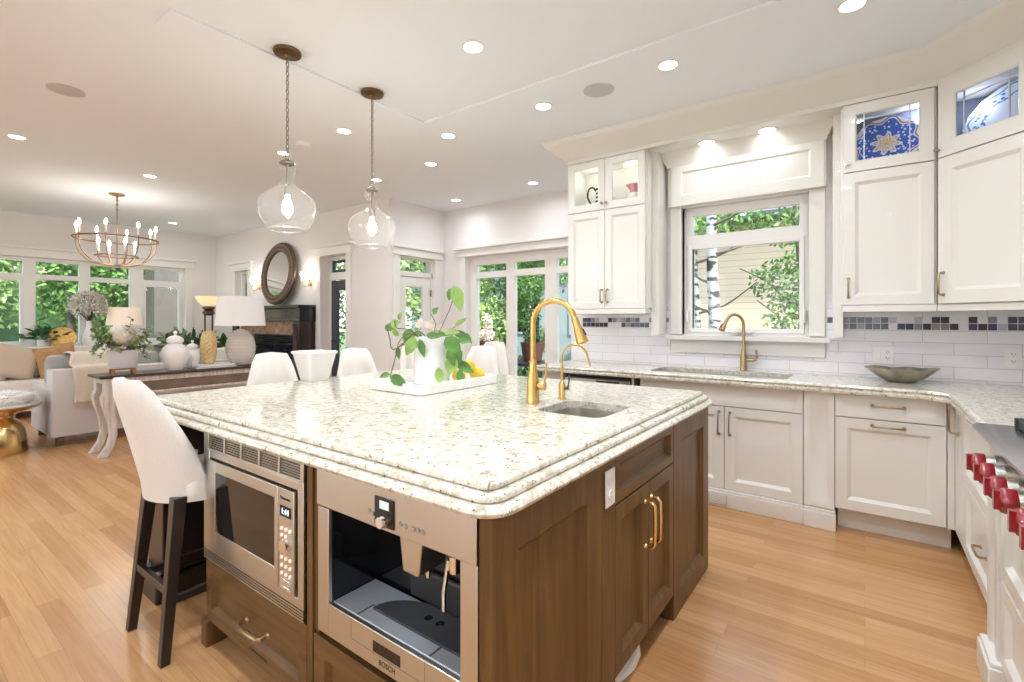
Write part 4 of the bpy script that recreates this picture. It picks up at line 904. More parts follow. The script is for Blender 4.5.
# the copies hang on the same parts
for loc, rz, lab in (((-3.05, 1.60, 0), -112, 'cream bar stool behind the island, between the ribbed lamp and the white tapered planter'),
                     ((-3.05, 2.27, 0), -112, 'cream bar stool behind the island, just right of the white tapered planter'),
                     ((-3.05, 2.90, 0), -108, 'cream bar stool mostly hidden behind the white pot of the trailing plant'),
                     ((-2.56, 3.02, 0), -150, 'cream bar stool behind the island, between the lemons and the tall gold faucet'),
                     ((-3.0, 3.74, 0), -150, 'cream bar stool pulled away from the island, standing near the garden windows')):
    dup(st, loc, R(rz), lab)

# ================================================================ island table-top things
tl = [(-2.205, 1.675), (-1.79, 1.675), (-1.79, 2.30), (-2.205, 2.30)]
mb = MB(); mb.loft([[(x, y, z) for x, y in rrect(-2.205 + i, -1.79 - i, 1.675 + i, 2.30 - i, .02, 3)] for i, z in ((.006, ZI), (0, ZI + .004), (0, ZI + .05), (.003, ZI + .053), (.015, ZI + .053), (.018, ZI + .05), (.02, ZI + .016))])
o = mb.build('tray', M['marble'], None, 30, loc=(-2.0, 1.99, ZI)); tag(o, 'rectangular white marble tray on the island holding the plant pot and lemons', 'tray')
ZTR = ZI + .0165
pot = thing('potted_plant', 'trailing green plant in a tall white pot standing on the island tray', 'plant', (-2.03, 1.985, ZTR))
mb = MB(); mb.lathe([(.098, 0), (.103, .004), (.104, .12), (.100, .24), (.103, .268), (.100, .272), (.094, .268), (.092, .235), (.0, .235)], 36); mb.build('pot', M['marble'], pot, local=True)
mb = MB(); mb.lathe([(.091, .236), (.06, .243), (.001, .246)], 20); mb.build('soil', M['soil'], pot, local=True)
def leaf(mb, base, tip, width, nrm=None, fold=.25, curl=.15):
    b, t_ = Vector(base), Vector(tip); d = t_ - b; L = d.length
    nrm = Vector(nrm) if nrm is not None else Vector((0, 0, 1))
    s = d.cross(nrm)
    if s.length < 1e-5: s = d.cross(Vector((1, .3, 0)))
    s.normalize(); n = s.cross(d).normalized(); vs = []
    for f, w in ((0, .0), (.18, .72), (.42, 1), (.72, .68), (1, 0)):
        c = b + d * f - n * (curl * L * f * f)
        if w == 0: vs.append(c); continue
        vs += [c - s * w * width / 2 + n * fold * w * width / 2, c, c + s * w * width / 2 + n * fold * w * width / 2]
    fs = [(0, 2, 1), (0, 3, 2), (1, 2, 5, 4), (2, 3, 6, 5), (4, 5, 8, 7), (5, 6, 9, 8), (7, 8, 10), (8, 9, 10)]
    mb.add([tuple(v) for v in vs], fs)
# image-plane helper only for laying out the vines around the pot: side (+right seen from the door side), height
SX = Vector((.807, .591, 0)); FW = Vector((-.591, .807, 0))
def P3(a, h, f=0): return SX * a + Vector((0, 0, h)) + FW * f
st_ = MB(); lf = MB(); lf2 = MB(); rng = random.Random(9)
vines = [([(-.02, .25, 0), (-.08, .30, -.03), (-.17, .22, -.05), (-.22, .20, -.05), (-.235, .26, -.04), (-.255, .325, -.03)], .003),
         ([(-.04, .25, -.05), (-.10, .29, -.12), (-.155, .25, -.14), (-.165, .16, -.20), (-.17, .085, -.27), (-.168, .07, -.30)], .003),
         ([(-.05, .25, -.04), (-.12, .31, -.06), (-.19, .32, -.06), (-.205, .36, -.05)], .003),
         ([(.02, .25, 0), (.06, .34, .02), (.11, .46, .03), (.135, .56, .03)], .0022),
         ([(.04, .25, -.02), (.12, .28, -.05), (.15, .20, -.08), (.15, .12, -.09)], .0026),
         ([(.05, .25, 0), (.10, .30, .02), (.17, .30, .04), (.20, .27, .05)], .0022), ([(0, .25, 0), (.02, .34, 0), (-.01, .40, .02)], .0022),
         ([(.02, .25, .03), (.08, .29, .06), (.14, .34, .10)], .002)]
for pts, r_ in vines: st_.tube(smoothpts([P3(*p) for p in pts], 5), r_, 6)
LV = [(-.245, .335, .06, .02, .055), (-.215, .33, -.045, .01, .05), (-.28, .335, .05, -.03, .05), (-.20, .365, .02, .05, .035), (-.13, .32, -.02, -.11, .075), (-.085, .30, .0, -.12, .08), (-.07, .27, -.05, -.10, .07),
      (-.05, .26, .03, -.10, .045), (-.165, .22, .01, -.07, .03), (-.20, .27, -.04, .05, .035), (-.168, .075, .09, -.045, .06), (-.168, .085, -.05, -.01, .035), (.05, .10, .02, -.10, .055), (.09, .27, .09, -.09, .09), (.12, .22, .05, -.12, .10), (.14, .16, -.03, -.1, .08),
      (.15, .13, .10, -.06, .06), (.17, .09, .02, -.1, .05), (.07, .29, .09, .01, .05), (.12, .29, .09, -.02, .045), (.18, .29, .05, -.06, .04), (.125, .57, .05, -.15, .085), (.118, .55, -.02, -.07, .05), (.02, .27, .08, .02, .04), (.06, .28, -.08, .03, .04), (.0, .40, .03, .04, .04), (-.01, .28, .09, .0, .045), (.13, .33, .07, .05, .03), (.15, .25, .09, .0, .04)]
for k, (a, h, da, dh, w) in enumerate(LV):
    f_ = -.30 if h < .09 and a < 0 else (-.13 if (a > -.18 and a < .0 and h < .3) else -.08 if a > .04 and h < .28 else 0.02) + rng.uniform(-.02, .02)
    leaf((lf2 if k % 3 == 0 else lf), P3(a, h, f_), P3(a + da, h + dh, f_ - .02), w, -FW + Vector((0, 0, .35)) + Vector((rng.uniform(-.4, .4), rng.uniform(-.4, .4), 0)))
g = st_.build('stem', M['stem'], pot, local=True)
lf.build('leaves', M['leaf'], pot, local=True); lf2.build('pale_leaves', M['leafl'], pot, local=True)
bl = MB()
for i in range(7):
    c = P3(-.08 + .035 * i * .55 + rng.uniform(-.03, .03), .335 + rng.uniform(-.02, .03), .03); 
    for j in range(5): a = j * 2 * pi / 5; leaf(bl, c, c + SX * (.022 * cos(a)) + Vector((0, 0, .022 * sin(a))) - FW * .006, .02, -FW)
bl.build('blossom', M['petal'], pot, local=True)
for i, (x, y, z, rr, lab) in enumerate(((-1.90, 2.075, .043, .041, 'yellow lemon on the island tray, the one nearest the white pot'), (-1.87, 2.20, .043, .042, 'yellow lemon at the far right end of the island tray'), (-1.885, 2.14, .096, .038, 'yellow lemon resting on top of the other two on the island tray'))):
    mb = MB(); n_ = 18; prof = [(.001, -1.28), (.16, -1.2), (.3, -1.05), (.72, -.72), (.96, -.3), (1, .0), (.93, .36), (.68, .76), (.3, 1.05), (.15, 1.2), (.001, 1.26)]
    mb.lathe([(r * rr, z_ * rr) for r, z_ in prof], n_, cap0=False, cap1=False)
    o = mb.build('lemon', M['lemon'], None, 60, loc=(0, 0, 0)); o.location = (x, y, ZTR + z); o.rotation_euler = (R(90), R(20 * i), R(40 + 65 * i)); tag(o, lab, 'lemon', 'lemons on the tray')
mb = MB(); loc = (-2.83, 1.735, ZI)
mb.loft([[(loc[0] + x, loc[1] + y, ZI + z) for x, y in rrect(-w, w, -w, w, .02, 4)] for w, z in ((.062, 0), (.066, .004), (.098, .165), (.106, .172), (.107, .182), (.100, .185), (.094, .178), (.062, .02))])
o = mb.build('tapered_planter', M['white'], None, 40, loc=loc); tag(o, 'empty white tapered square planter standing on the left edge of the island', 'planter')

# ================================================================ pendants, chandelier, downlights
def pendant(loc, label, bulbz):
    t = thing('pendant_light', label, 'pendant light', loc, 0, 'glass pendants over the island')
    mb = MB(); mb.lathe([(.078, 0), (.080, -.006), (.076, -.020), (.05, -.024), (.02, -.027), (.012, -.045), (.001, -.046)], 32); mb.build('canopy', M['antique'], t, local=True)
    mb = MB(); z = -.040; i = 0; z1 = bulbz
    while z > z1:
        a, b = (.0085, .017); P = [(a * cos(q), 0, b * sin(q)) if i % 2 == 0 else (0, a * cos(q), b * sin(q)) for q in [2 * pi * k / 10 for k in range(10)]]
        P = [(p[0], p[1], p[2] + z - .012) for p in P]; mb.tube(P + [P[0], P[1]], .0032, 5, caps=False); z -= .0275; i += 1
    mb.build('chain', M['pewter'], t, local=True)
    zc = z1 - .03
    mb = MB(); mb.torus((0, 0, zc + .012), .022, .004, 'y'); mb.lathe([(.008, zc - .008), (.018, zc - .014), (.040, zc - .026), (.046, zc - .036), (.042, zc - .040), (.01, zc - .036)], 26); mb.lathe([(.007, zc - .035), (.007, zc - .165), (.020, zc - .17), (.020, zc - .225), (.013, zc - .23)], 14); mb.build('cap', M['pewter'], t, local=True)
    zg = zc - .036
    P = smoothpts([(.036, 0, 0), (.047, 0, -.012), (.053, 0, -.035), (.046, 0, -.058), (.037, 0, -.075), (.036, 0, -.105), (.050, 0, -.135), (.100, 0, -.170), (.150, 0, -.215), (.163, 0, -.265), (.155, 0, -.315), (.132, 0, -.362), (.112, 0, -.392), (.106, 0, -.398)], 5)
    mb = MB(); mb.lathe([(p[0], zg + p[2]) for p in P], 48, cap0=False, cap1=False); sh_ = mb.build('glass_shade', M['shell'], t, local=True, smooth=80)
    mb = MB(); mb.torus((0, 0, zg - .398), .106, .004, 'z', 40); mb.build('glass_rim', M['shell'], sh_, local=True)
    mb = MB(); mb.torus((0, 0, zg - .035), .052, .0028, 'z', 30); mb.build('neck_ring', M['shell'], sh_, local=True)
    mb = MB(); zb = zg - .232; mb.lathe([(.012, zb + .04), (.014, zb + .02), (.026, zb - .015), (.030, zb - .045), (.022, zb - .07), (.001, zb - .078)], 18); mb.build('bulb', M['bulb'], t, local=True)
    return t
PW = 4.8
for x, y, lab, zz in ((-2.81, 1.545, 'clear glass bottle-shaped pendant light over the island, the nearer larger one', -.612), (-2.83, 2.18, 'clear glass bottle-shaped pendant light over the island, the farther one beside the nook wall', -.632)):
    p = pendant((x, y, ZC), lab, zz)
    point('pendant_lamp', (0, 0, zz - .36), PW, (.96, .97, .96), .04, p)
ch = thing('chandelier', 'bronze ring chandelier with candle lights over the living room sofas', 'chandelier', (-7.76, 2.0, ZC))
mb = MB(); mb.lathe([(.085, 0), (.085, -.012), (.06, -.022), (.012, -.03), (.008, -.06)], 24); mb.build('canopy', M['chand'], ch, local=True)
mb = MB(); mb.tube([(0, 0, -.06), (0, 0, -.92)], .006); 
for k in range(6): mb.torus((0, 0, -.08 - k * .03), .011, .003, 'y' if k % 2 else 'x', 12, 5)
mb.build('stem', M['chand'], ch, local=True)
mb = MB(); mb.torus((0, 0, -.585), .43, .010, 'z', 56, 6); mb.build('outer_ring', M['chand'], ch, local=True)
mb = MB(); mb.torus((0, 0, -.80), .22, .008, 'z', 40, 6); mb.build('inner_ring', M['chand'], ch, local=True)
for k in range(8):
    a = 2 * pi * (k + .35) / 8; c, s = cos(a), sin(a)
    mb = MB(); mb.tube([(c * r, s * r, z) for r, z in [tuple(p)[0:3:2] for p in smoothpts([(.41, 0, -.53), (.415, 0, -.66), (.38, 0, -.77), (.27, 0, -.88), (.11, 0, -.92), (.0, 0, -.925)], 4)]], .006, 6); am = mb.build('arm', M['chand'], ch, local=True)
    mb = MB(); mb.cyl((c * .41, s * .41, -.555), (c * .41, s * .41, -.46), .011); mb.build('candle', M['trim'], am, local=True)
    mb = MB(); mb.lathe([(.008, -.46), (.017, -.435), (.013, -.405), (.001, -.385)], 10, (c * .41, s * .41, 0)); mb.build('bulb', M['bulbs'], am, local=True)
for k in range(4):
    a = 2 * pi * (k + .1) / 4; c, s = cos(a), sin(a)
    mb = MB(); mb.tube([(c * r, s * r, z) for r, z in ((.2, -.72), (.205, -.82), (.15, -.90), (0, -.925))], .006, 6); am = mb.build('arm', M['chand'], ch, local=True)
    mb = MB(); mb.cyl((c * .2, s * .2, -.75), (c * .2, s * .2, -.655), .011); mb.build('candle', M['trim'], am, local=True)
    mb = MB(); mb.lathe([(.008, -.655), (.017, -.63), (.013, -.60), (.001, -.58)], 10, (c * .2, s * .2, 0)); mb.build('bulb', M['bulbs'], am, local=True)
point('chandelier_lamp', (-7.76, 2.0, ZC - .75), 13, (1, .95, .88), .25)

def downlight(x, y, z, label, power=CAN_W):
    t = thing('recessed_light', label, 'ceiling light', (x, y, z), 0, 'recessed ceiling lights')
    mb = MB(); mb.lathe([(.075, 0), (.075, -.004), (.060, -.006), (.054, -.003), (.054, 0)], 32); mb.build('trim_ring', M['plastic'], t, local=True)
    mb = MB(); mb.lathe([(.054, -.002), (.001, -.0025)], 32, cap0=False); mb.build('lens', M['canlit'], t, local=True)
    l = area('downlight_lamp', (0, 0, -.012), (0, 0, 0), .10, .10, power, WARM, 'DISK', t); l.data.spread = R(165)
cans = [(-1.877, 2.171, ZC, 'recessed ceiling light beyond the second pendant, above the middle of the island'), (-1.95, 3.06, ZS, 'recessed ceiling light in front of the round speaker, towards the nook'), (-1.0, 3.03, ZS, 'recessed ceiling light between the round speaker and the sink-window crown'),
        (-.053, 3.004, ZS, 'recessed ceiling light cut by the top picture edge above the right wall cabinets'), (-2.93, 3.06, ZS, 'recessed ceiling light beyond the far pendant at the edge of the nook'), (-3.603, 2.482, ZC, 'recessed ceiling light between the two pendant chains'),
        (-3.636, 3.541, ZC, 'recessed ceiling light to the right of the far pendant glass, before the nook'), (-4.455, 4.803, ZC, 'recessed ceiling light in the nook corner by the glazed door', CAN_W * .8), (-3.167, 4.745, ZC, 'recessed ceiling light above the garden windows', CAN_W * .8),
        (-6.49, 1.968, ZC, 'recessed ceiling light in front of the chandelier canopy'), (-9.324, 3.149, ZC, 'recessed ceiling light between the chandelier and the fireplace corner'), (-6.056, .853, ZC, 'recessed ceiling light at the far left edge of the picture'),
        (-4.547, 2.465, ZC, 'recessed ceiling light right behind the nearer pendant cap'), (-4.565, 3.57, ZC, 'recessed ceiling light right behind the farther pendant cap')]
for c in cans: downlight(*c)
for x, lab in ((-1.02, 'small recessed light in the soffit above the sink window, the left one of the pair'), (-.59, 'small recessed light in the soffit above the sink window, the right one of the pair')): downlight(x, 4.02, 2.7345, lab, .6)
for x, y in ((-1.5, .6), (-.2, .6), (-.2, 1.7), (-1.5, -1.2), (-4.2, -1.2), (-6.8, -1.2), (.3, -1.6)): downlight(x, y, ZC, 'unseen recessed ceiling light added to brighten the island front and lower cabinets', CAN_W * 3.2)  # off-view fill lights, put in and turned up to brighten island and aisle
for x, y, z, lab in ((-1.50, 3.07, ZS, 'round grey speaker grille in the kitchen ceiling between two recessed lights'), (-4.54, .883, ZC, 'round speaker grille in the ceiling over the left part of the room')):
    mb = MB(); mb.lathe([(.105, 0), (.105, -.004), (.097, -.007), (.001, -.008)], 36, cap1=False); o = mb.build('ceiling_speaker', M['speaker'], None, loc=(0, 0, 0)); o.location = (x, y, z); tag(o, lab, 'speaker')
mb = MB(); mb.lathe([(.065, 0), (.065, -.02), (.055, -.035), (.02, -.04), (.001, -.04)], 28); o = mb.build('smoke_detector', M['plastic'], None, loc=(0, 0, 0)); o.location = (-4.15, 2.43, ZC); tag(o, 'round white smoke detector on the ceiling between the pendants', 'smoke detector')

# ================================================================ living room
def cushion(w, d, h, k=10, pinch=.12):
    """pillow shape centred at 0: w along x, d along z, h thick along y"""
    mb = MB(); top = []; 
    for sgn in (1, -1):
        rows = []
        for i in range(k + 1):
            u = -1 + 2 * i / k; row = []
            for j in range(k + 1):
                v = -1 + 2 * j / k; e = max(0, (1 - u ** 4) * (1 - v ** 4)) ** .5
                q = 1 - pinch * (1 - abs(u * v)) * (abs(u) ** 6 + abs(v) ** 6) * .5
                row.append((u * w / 2 * q, sgn * h / 2 * e, v * d / 2 * q))
            rows.append(row)
        vs = [p for r in rows for p in r]; n = k + 1
        mb.add(vs, [(i * n + j, i * n + j + 1, (i + 1) * n + j + 1, (i + 1) * n + j) for i in range(k) for j in range(k)])
    return mb
def rbox(mb, x0, x1, y0, y1, z0, z1, r=.04, k=4):
    mb.loft([[(x, y, z) for x, y in rrect(x0 + i, x1 - i, y0 + i, y1 - i, max(r - i, .004), k)] for i, z in ((r * .8, z0), (r * .25, z0 + r * .25), (0, z0 + r), (0, z1 - r), (r * .25, z1 - r * .25), (r * .8, z1))])
    return mb
# grey sofa with its back to the console table
sf1 = thing('sofa', 'light grey sofa seen from behind, its back to the console table', 'sofa', (-7.2, 2.2, 0))
mb = MB(); rbox(mb, -7.70, -6.99, 1.42, 3.05, .10, .40, .02); mb.build('base', M['sofa'], sf1)
mb = MB(); rbox(mb, -6.985, -6.75, 1.20, 3.28, .10, .80, .02); mb.build('back', M['sofa'], sf1)
for a, b in ((1.20, 1.41), (3.07, 3.28)): mb = MB(); rbox(mb, -7.72, -6.99, a, b, .10, .60, .02); mb.build('arm', M['sofa'], sf1)
for a, b in ((1.43, 2.235), (2.245, 3.04)):
    mb = MB(); rbox(mb, -7.72, -7.16, a, b, .402, .55, .05); mb.build('seat_cushion', M['sofa'], sf1)
    mb = MB(); rbox(mb, -7.165, -6.99, a - .225 if a < 2 else a, b, .605 if a < 2 else .56, .94, .07); mb.build('back_cushion', M['greyc'] if a < 2 else M['sofaw'], sf1)
for x in (-7.64, -6.83):
    for y in (1.28, 3.2): mb = MB(); mb.box(x - .03, x + .03, y - .03, y + .03, 0, .105); mb.build('foot', M['stem'], sf1)
# throw over its back
def sheet(path, y0, y1, th, mat, name, label, cat, fringe=None, loc=None):
    P = smoothpts(path, 5); ny = 10; top = []; rng = random.Random(3)
    rows = [[(p.x + .006 * sin(j * 1.9 + i * .35), y0 + (y1 - y0) * j / ny + .012 * sin(i * .5), p.z + .004 * sin(j * 2.3)) for j in range(ny + 1)] for i, p in enumerate(P)]
    mb = MB(); n = ny + 1
    vs = [p for r in rows for p in r]; mb.add(vs, [(i * n + j, i * n + j + 1, (i + 1) * n + j + 1, (i + 1) * n + j) for i in range(len(rows) - 1) for j in range(ny)])
    o = mb.build(name, mat, None, 60, loc=loc); so_ = o.modifiers.new('thick', 'SOLIDIFY'); so_.thickness = th; so_.offset = 0; tag(o, label, cat)
    if fringe:
        fb = MB(); e = rows[-1]
        for k in range(34):
            f = k / 33 * ny; j = min(int(f), ny - 1); t_ = f - j; a = Vector(e[j]).lerp(Vector(e[j + 1]), t_); fb.tube([a, a + Vector((.004, rng.uniform(-.006, .006), -.03)), a + Vector((.006, rng.uniform(-.012, .012), -.055))], [.0042, .0036, .002], 5)
        fb.build('fringe', mat, o)
    return o
sheet([(-7.20, 0, .80), (-7.17, 0, .92), (-7.05, 0, .965), (-6.92, 0, .955), (-6.87, 0, .89), (-6.84, 0, .83), (-6.76, 0, .825), (-6.725, 0, .79), (-6.72, 0, .62), (-6.712, 0, .44)], 1.37, 1.70, .014, M['throw'], 'throw_blanket', 'oatmeal fringed throw draped over the back of the grey sofa', 'blanket', True, (-6.9, 1.5, .8))
# white sofa under the left windows
sf2 = thing('sofa', 'long off-white sofa under the left windows, with throw pillows', 'sofa', (-9.5, 2.3, 0))
mb = MB(); rbox(mb, -9.76, -9.02, .87, 2.745, .10, .36, .02); mb.build('base', M['sofaw'], sf2)
mb = MB(); rbox(mb, -9.98, -9.77, .62, 3.0, .10, .84, .03); mb.build('back', M['sofaw'], sf2)
for a, b in ((.60, .86), (2.76, 3.02)): mb = MB(); rbox(mb, -9.76, -9.0, a, b, .10, .63, .06); mb.build('arm', M['sofaw'], sf2)
for a in (.87, 1.81):
    mb = MB(); rbox(mb, -9.55, -9.0, a, a + .93, .362, .50, .05); mb.build('seat_cushion', M['sofaw'], sf2)
    mb = MB(); rbox(mb, -9.765, -9.56, a, a + .93, .505, .93, .07); mb.build('back_cushion', M['sofaw'], sf2)
def pillow(loc, rot, s, mat, label):
    o = cushion(s, s, .17).build('throw_pillow', mat, None, 60, loc=(0, 0, 0)); o.location = loc; o.rotation_euler = rot; tag(o, label, 'pillow', 'pillows on the white sofa')
pillow((-9.37, 1.30, .74), (R(0), R(14), R(80)), .46, M['pillowb'], 'beige throw pillow in the middle of the white sofa end')
pillow((-9.32, 1.72, .735), (0, R(-12), R(100)), .46, M['pillowc'], 'copper brown throw pillow on the white sofa, partly behind the grey sofa')
pillow((-9.42, 1.04, .725), (0, R(10), R(84)), .44, M['pillowp'], 'speckled throw pillow next to the arm of the white sofa')
# drum side table and its shaggy cushion
t = thing('drum_table', 'round brushed gold pedestal side table with white top', 'side table', (-6.92, .83, 0))
mb = MB(); mb.lathe([(.225, 0), (.228, .01), (.222, .10), (.205, .22), (.175, .295), (.135, .325), (.125, .34), (.135, .355), (.13, .37), (.15, .385), (.20, .405), (.28, .43), (.325, .455), (.335, .470), (.325, .473), (.31, .466)], 48); mb.build('base', M['goldl'], t, local=True)
mb = MB(); mb.lathe([(.30, .4665), (.318, .470), (.318, .482), (.31, .486)], 48); mb.build('top', M['tablewhite'], t, local=True)
mb = MB(); rng = random.Random(5); mb.lathe([(.25, .0), (.27, .03), (.26, .08), (.22, .10)], 30)
for i in range(1500):
    a = rng.uniform(0, 2 * pi); h = rng.uniform(0, 1); r_ = .27 - .05 * max(0, h - .75) * 4 * rng.random() if rng.random() < .6 else .26 * rng.random() ** .5; z = .01 + .09 * h if r_ > .22 else .10
    b = Vector((r_ * cos(a), r_ * sin(a), z)); d = Vector((cos(a) * (1 if r_ > .2 else .4), sin(a) * (1 if r_ > .2 else .4), rng.uniform(-.3, .6))).normalized() * rng.uniform(.03, .055); s = Vector((-sin(a), cos(a), 0)) * .006
    mb.add([tuple(b - s), tuple(b + s), tuple(b + d)], [(0, 1, 2)])
o = mb.build('shaggy_cushion', M['fur'], None, 0, loc=(0, 0, 0), recalc=False); o.location = (-6.92, .83, .4865); tag(o, 'white shaggy round cushion lying on the gold side table', 'cushion')
# console table
t = thing('console_table', 'whitewashed console table with dark top and curved legs behind the grey sofa', 'console table', (-6.05, 2.3, 0))
mb = MB(); mb.box(-6.255, -5.845, 1.375, 3.25, .755, .782); mb.build('top', M['tabletop'], t, bevel=.006)
mb = MB(); mb.box(-6.225, -5.875, 1.42, 3.20, .70, .755); mb.box(-5.895, -5.875, 1.50, 3.12, .575, .60); mb.build('apron', M['whitewash'], t, bevel=.004)
mb = MB(); mb.box(-5.90, -5.885, 1.50, 3.12, .60, .70); mb.box(-6.215, -6.20, 1.50, 3.12, .60, .70); mb.build('drawer_panel', M['brownp'], t)
for x in (-6.19, -5.905):
    for y, s in ((1.46, -1), (3.16, 1)):
        L = []
        for z, o_, w in ((.755, 0, .045), (.62, .0, .045), (.57, .012, .052), (.48, .008, .044), (.34, -.02, .034), (.20, -.03, .030), (.10, -.005, .030), (.03, .035, .034), (0, .055, .036)):
            yy = y + s * o_; L.append([(x - w, yy - w, z), (x + w, yy - w, z), (x + w, yy + w, z), (x - w, yy + w, z)])
        mb = MB(); mb.loft(L); mb.build('leg', M['whitewash'], t, bevel=.006)
ZT2 = .7825
# planter arrangement
def leafspray(mb, c, R_, n, lw, rng, flat=.8, lo=-.2, hi=1.2, jl=(.5, 1)):
    for i in range(n):
        a = rng.uniform(0, 2 * pi); e = rng.uniform(lo, hi); r = R_ * rng.uniform(*jl)
        d = Vector((cos(a) * cos(e), sin(a) * cos(e), sin(e) * flat)); b = Vector(c) + d * r; L = lw * rng.uniform(1.5, 2.3)
        d2 = (d + Vector((rng.uniform(-.6, .6), rng.uniform(-.6, .6), rng.uniform(-.5, .4)))).normalized()
        leaf(mb, b, b + d2 * L, lw * rng.uniform(.7, 1.1), (rng.uniform(-1, 1), rng.uniform(-1, 1), 1))
pl = thing('flower_planter', 'pale grey oval planter on copper feet with greenery and cream bloom on the console', 'planter', (-6.03, 1.60, ZT2))
mb = MB(); mb.loft([[(.075 * s * cos(a), .125 * s * sin(a), z) for a in [2 * pi * k / 32 for k in range(32)]] for s, z in ((.94, .055), (.98, .06), (1.0, .22), (1.02, .235), (.95, .235), (.93, .20))]); mb.build('pot', M['greyv'], pl, local=True)
mb = MB(); mb.box(-.05, .05, -.09, .09, .040, .0545)
for x in (-.04, .04):
    for y in (-.085, .085): mb.box(x - .012, x + .012, y - .012, y + .012, 0, .05)
mb.build('foot_stand', M['copperf'], pl, local=True)
rng = random.Random(21); a_ = MB(); b_ = MB(); s_ = MB()
for k in range(34):
    an = rng.uniform(0, 2 * pi); d = Vector((cos(an) * .55, sin(an) * 1.05, rng.uniform(.2, 1.5))); P = smoothpts([(0, 0, .21), tuple(Vector((0, 0, .22)) + d * .09), tuple(Vector((0, 0, .22)) + d * .16 + Vector((0, 0, -.02))), tuple(Vector((0, 0, .21)) + d * .23 + Vector((0, 0, -.16 * abs(sin(an)) * (k % 2))))], 4)
    s_.tube(P, .0018, 5)
    for p in P[3:]:
        for q in range(2):
            dd = Vector((rng.uniform(-1, 1), rng.uniform(-1, 1), rng.uniform(-.6, .7))).normalized() * rng.uniform(.03, .05); leaf((a_ if k % 3 else b_), p, p + dd, .024, (rng.uniform(-1, 1), rng.uniform(-1, 1), 1))
s_.build('stem', M['stem'], pl, local=True); a_.build('leaves', M['leafe'], pl, local=True); b_.build('pale_leaves', M['leafl'], pl, local=True)
mb = MB(); cc = Vector((.0, .0, .385)); mb.ell(tuple(cc), (.10, .10, .095))
for k in range(420):
    z = rng.uniform(-.9, 1); a = rng.uniform(0, 2 * pi); q = math.sqrt(1 - z * z); n_ = Vector((q * cos(a), q * sin(a), z)); tan = n_.cross(Vector((.2, .5, 1))).normalized(); b = cc + n_ * .098; leaf(mb, b, b + tan * .032 + n_ * .014, .032, n_, .3, -.2)
mb.build('bloom', M['hydr'], pl, local=True)
def jar(loc, label, s, lidded=True):
    t = thing('ginger_jar', label, 'jar', loc)
    mb = MB(); mb.lathe([(.07 * s, 0), (.078 * s, .008 * s), (.10 * s, .06 * s), (.128 * s, .15 * s), (.130 * s, .20 * s), (.112 * s, .25 * s), (.075 * s, .28 * s), (.066 * s, .285 * s), (.066 * s, .31 * s), (.055 * s, .31 * s)], 36); mb.build('body', M['ivory'], t, local=True)
    mb = MB(); mb.lathe([(.068 * s, .300 * s), (.080 * s, .305 * s), (.080 * s, .335 * s), (.074 * s, .35 * s), (.04 * s, .372 * s), (.014 * s, .38 * s), (.012 * s, .395 * s), (.022 * s, .41 * s), (.016 * s, .425 * s), (.001, .43 * s)], 32); mb.build('lid', M['ivory'], t, local=True)
jar((-5.98, 2.04, ZT2), 'white lidded ginger jar on the console, the larger front one', .98)
jar((-6.13, 2.26, ZT2), 'smaller white lidded jar on the console, tucked behind the larger jar', .72)
# books and vase, lamp
zb = ZT2
for i, (w, l, h, m_, lab) in enumerate(((.15, .42, .018, M['bookc'], 'dark grey book at the bottom of the flat stack under the gold vase'), (.14, .38, .020, M['tablewhite'], 'pale book on top of the flat stack under the gold vase'))):
    t = thing('book', lab, 'book', (-6.02, 2.42, zb), R(3 * i - 2), 'books on the console')
    mb = MB(); mb.box(-w, w, -l / 2, l / 2, 0, .003); mb.box(-w, w, -l / 2, l / 2, h - .003, h); mb.box(-w, -w + .004, -l / 2, l / 2, 0, h); mb.build('cover', m_, t, local=True)
    mb = MB(); mb.box(-w + .004, w - .006, -l / 2 + .006, l / 2 - .006, .003, h - .003); mb.build('pages', M['bookp'], t, local=True); zb += h + .0002
t = MB(); L = []
for i in range(31):
    f = i / 30; z = .37 * f; r = (.048 + .032 * math.sin(pi * min(1, f * 1.02)) ** .5) if f < .97 else .055
    L.append([((r + .006 * cos(10 * (2 * pi * k / 60) + (pi if (i // 2) % 2 else 0))) * cos(2 * pi * k / 60), (r + .006 * cos(10 * (2 * pi * k / 60) + (pi if (i // 2) % 2 else 0))) * sin(2 * pi * k / 60), z) for k in range(60)])
t.loft(L); o = t.build('woven_vase', M['goldw'], None, 25, loc=(0, 0, 0)); o.location = (-6.04, 2.39, zb + .0005); tag(o, 'tall gold and cream woven-texture vase standing on the books', 'vase')
t = thing('table_lamp', 'ribbed cream table lamp with white drum shade on the console', 'lamp', (-6.05, 2.745, ZT2))
mb = MB(); P = []
for i in range(49):
    f = i / 48; z = .01 + .40 * f; r = .035 + .125 * math.sin(pi * (f * .84 + .10)) ** .62; P.append((r + .004 * cos(i * pi / 2 * 1.0 * 2), z))
mb.lathe([(.08, 0)] + P + [(.045, .415), (.04, .43)], 48); mb.build('base', M['rib'], t, local=True, smooth=20)
mb = MB(); mb.lathe([(.012, .43), (.012, .52), (.02, .525), (.02, .56)], 14); mb.build('neck', M['brass'], t, local=True)
mb = MB(); mb.lathe([(.268, .47), (.240, .815), (.235, .815), (.263, .47)], 48, cap0=False, cap1=False); mb.add([], []); mb.build('lamp_shade', M['shade'], t, local=True, recalc=False)
mb = MB(); mb.lathe([(.02, .56), (.03, .60), (.02, .64), (.001, .65)], 14); mb.build('bulb', M['ivory'], t, local=True)
mb = MB()
for a in (0, 2 * pi / 3, 4 * pi / 3): mb.tube([(.02 * cos(a), .02 * sin(a), .555), (.236 * cos(a), .236 * sin(a), .80)], .003, 5)
mb.build('shade_spider', M['brass'], t, local=True)
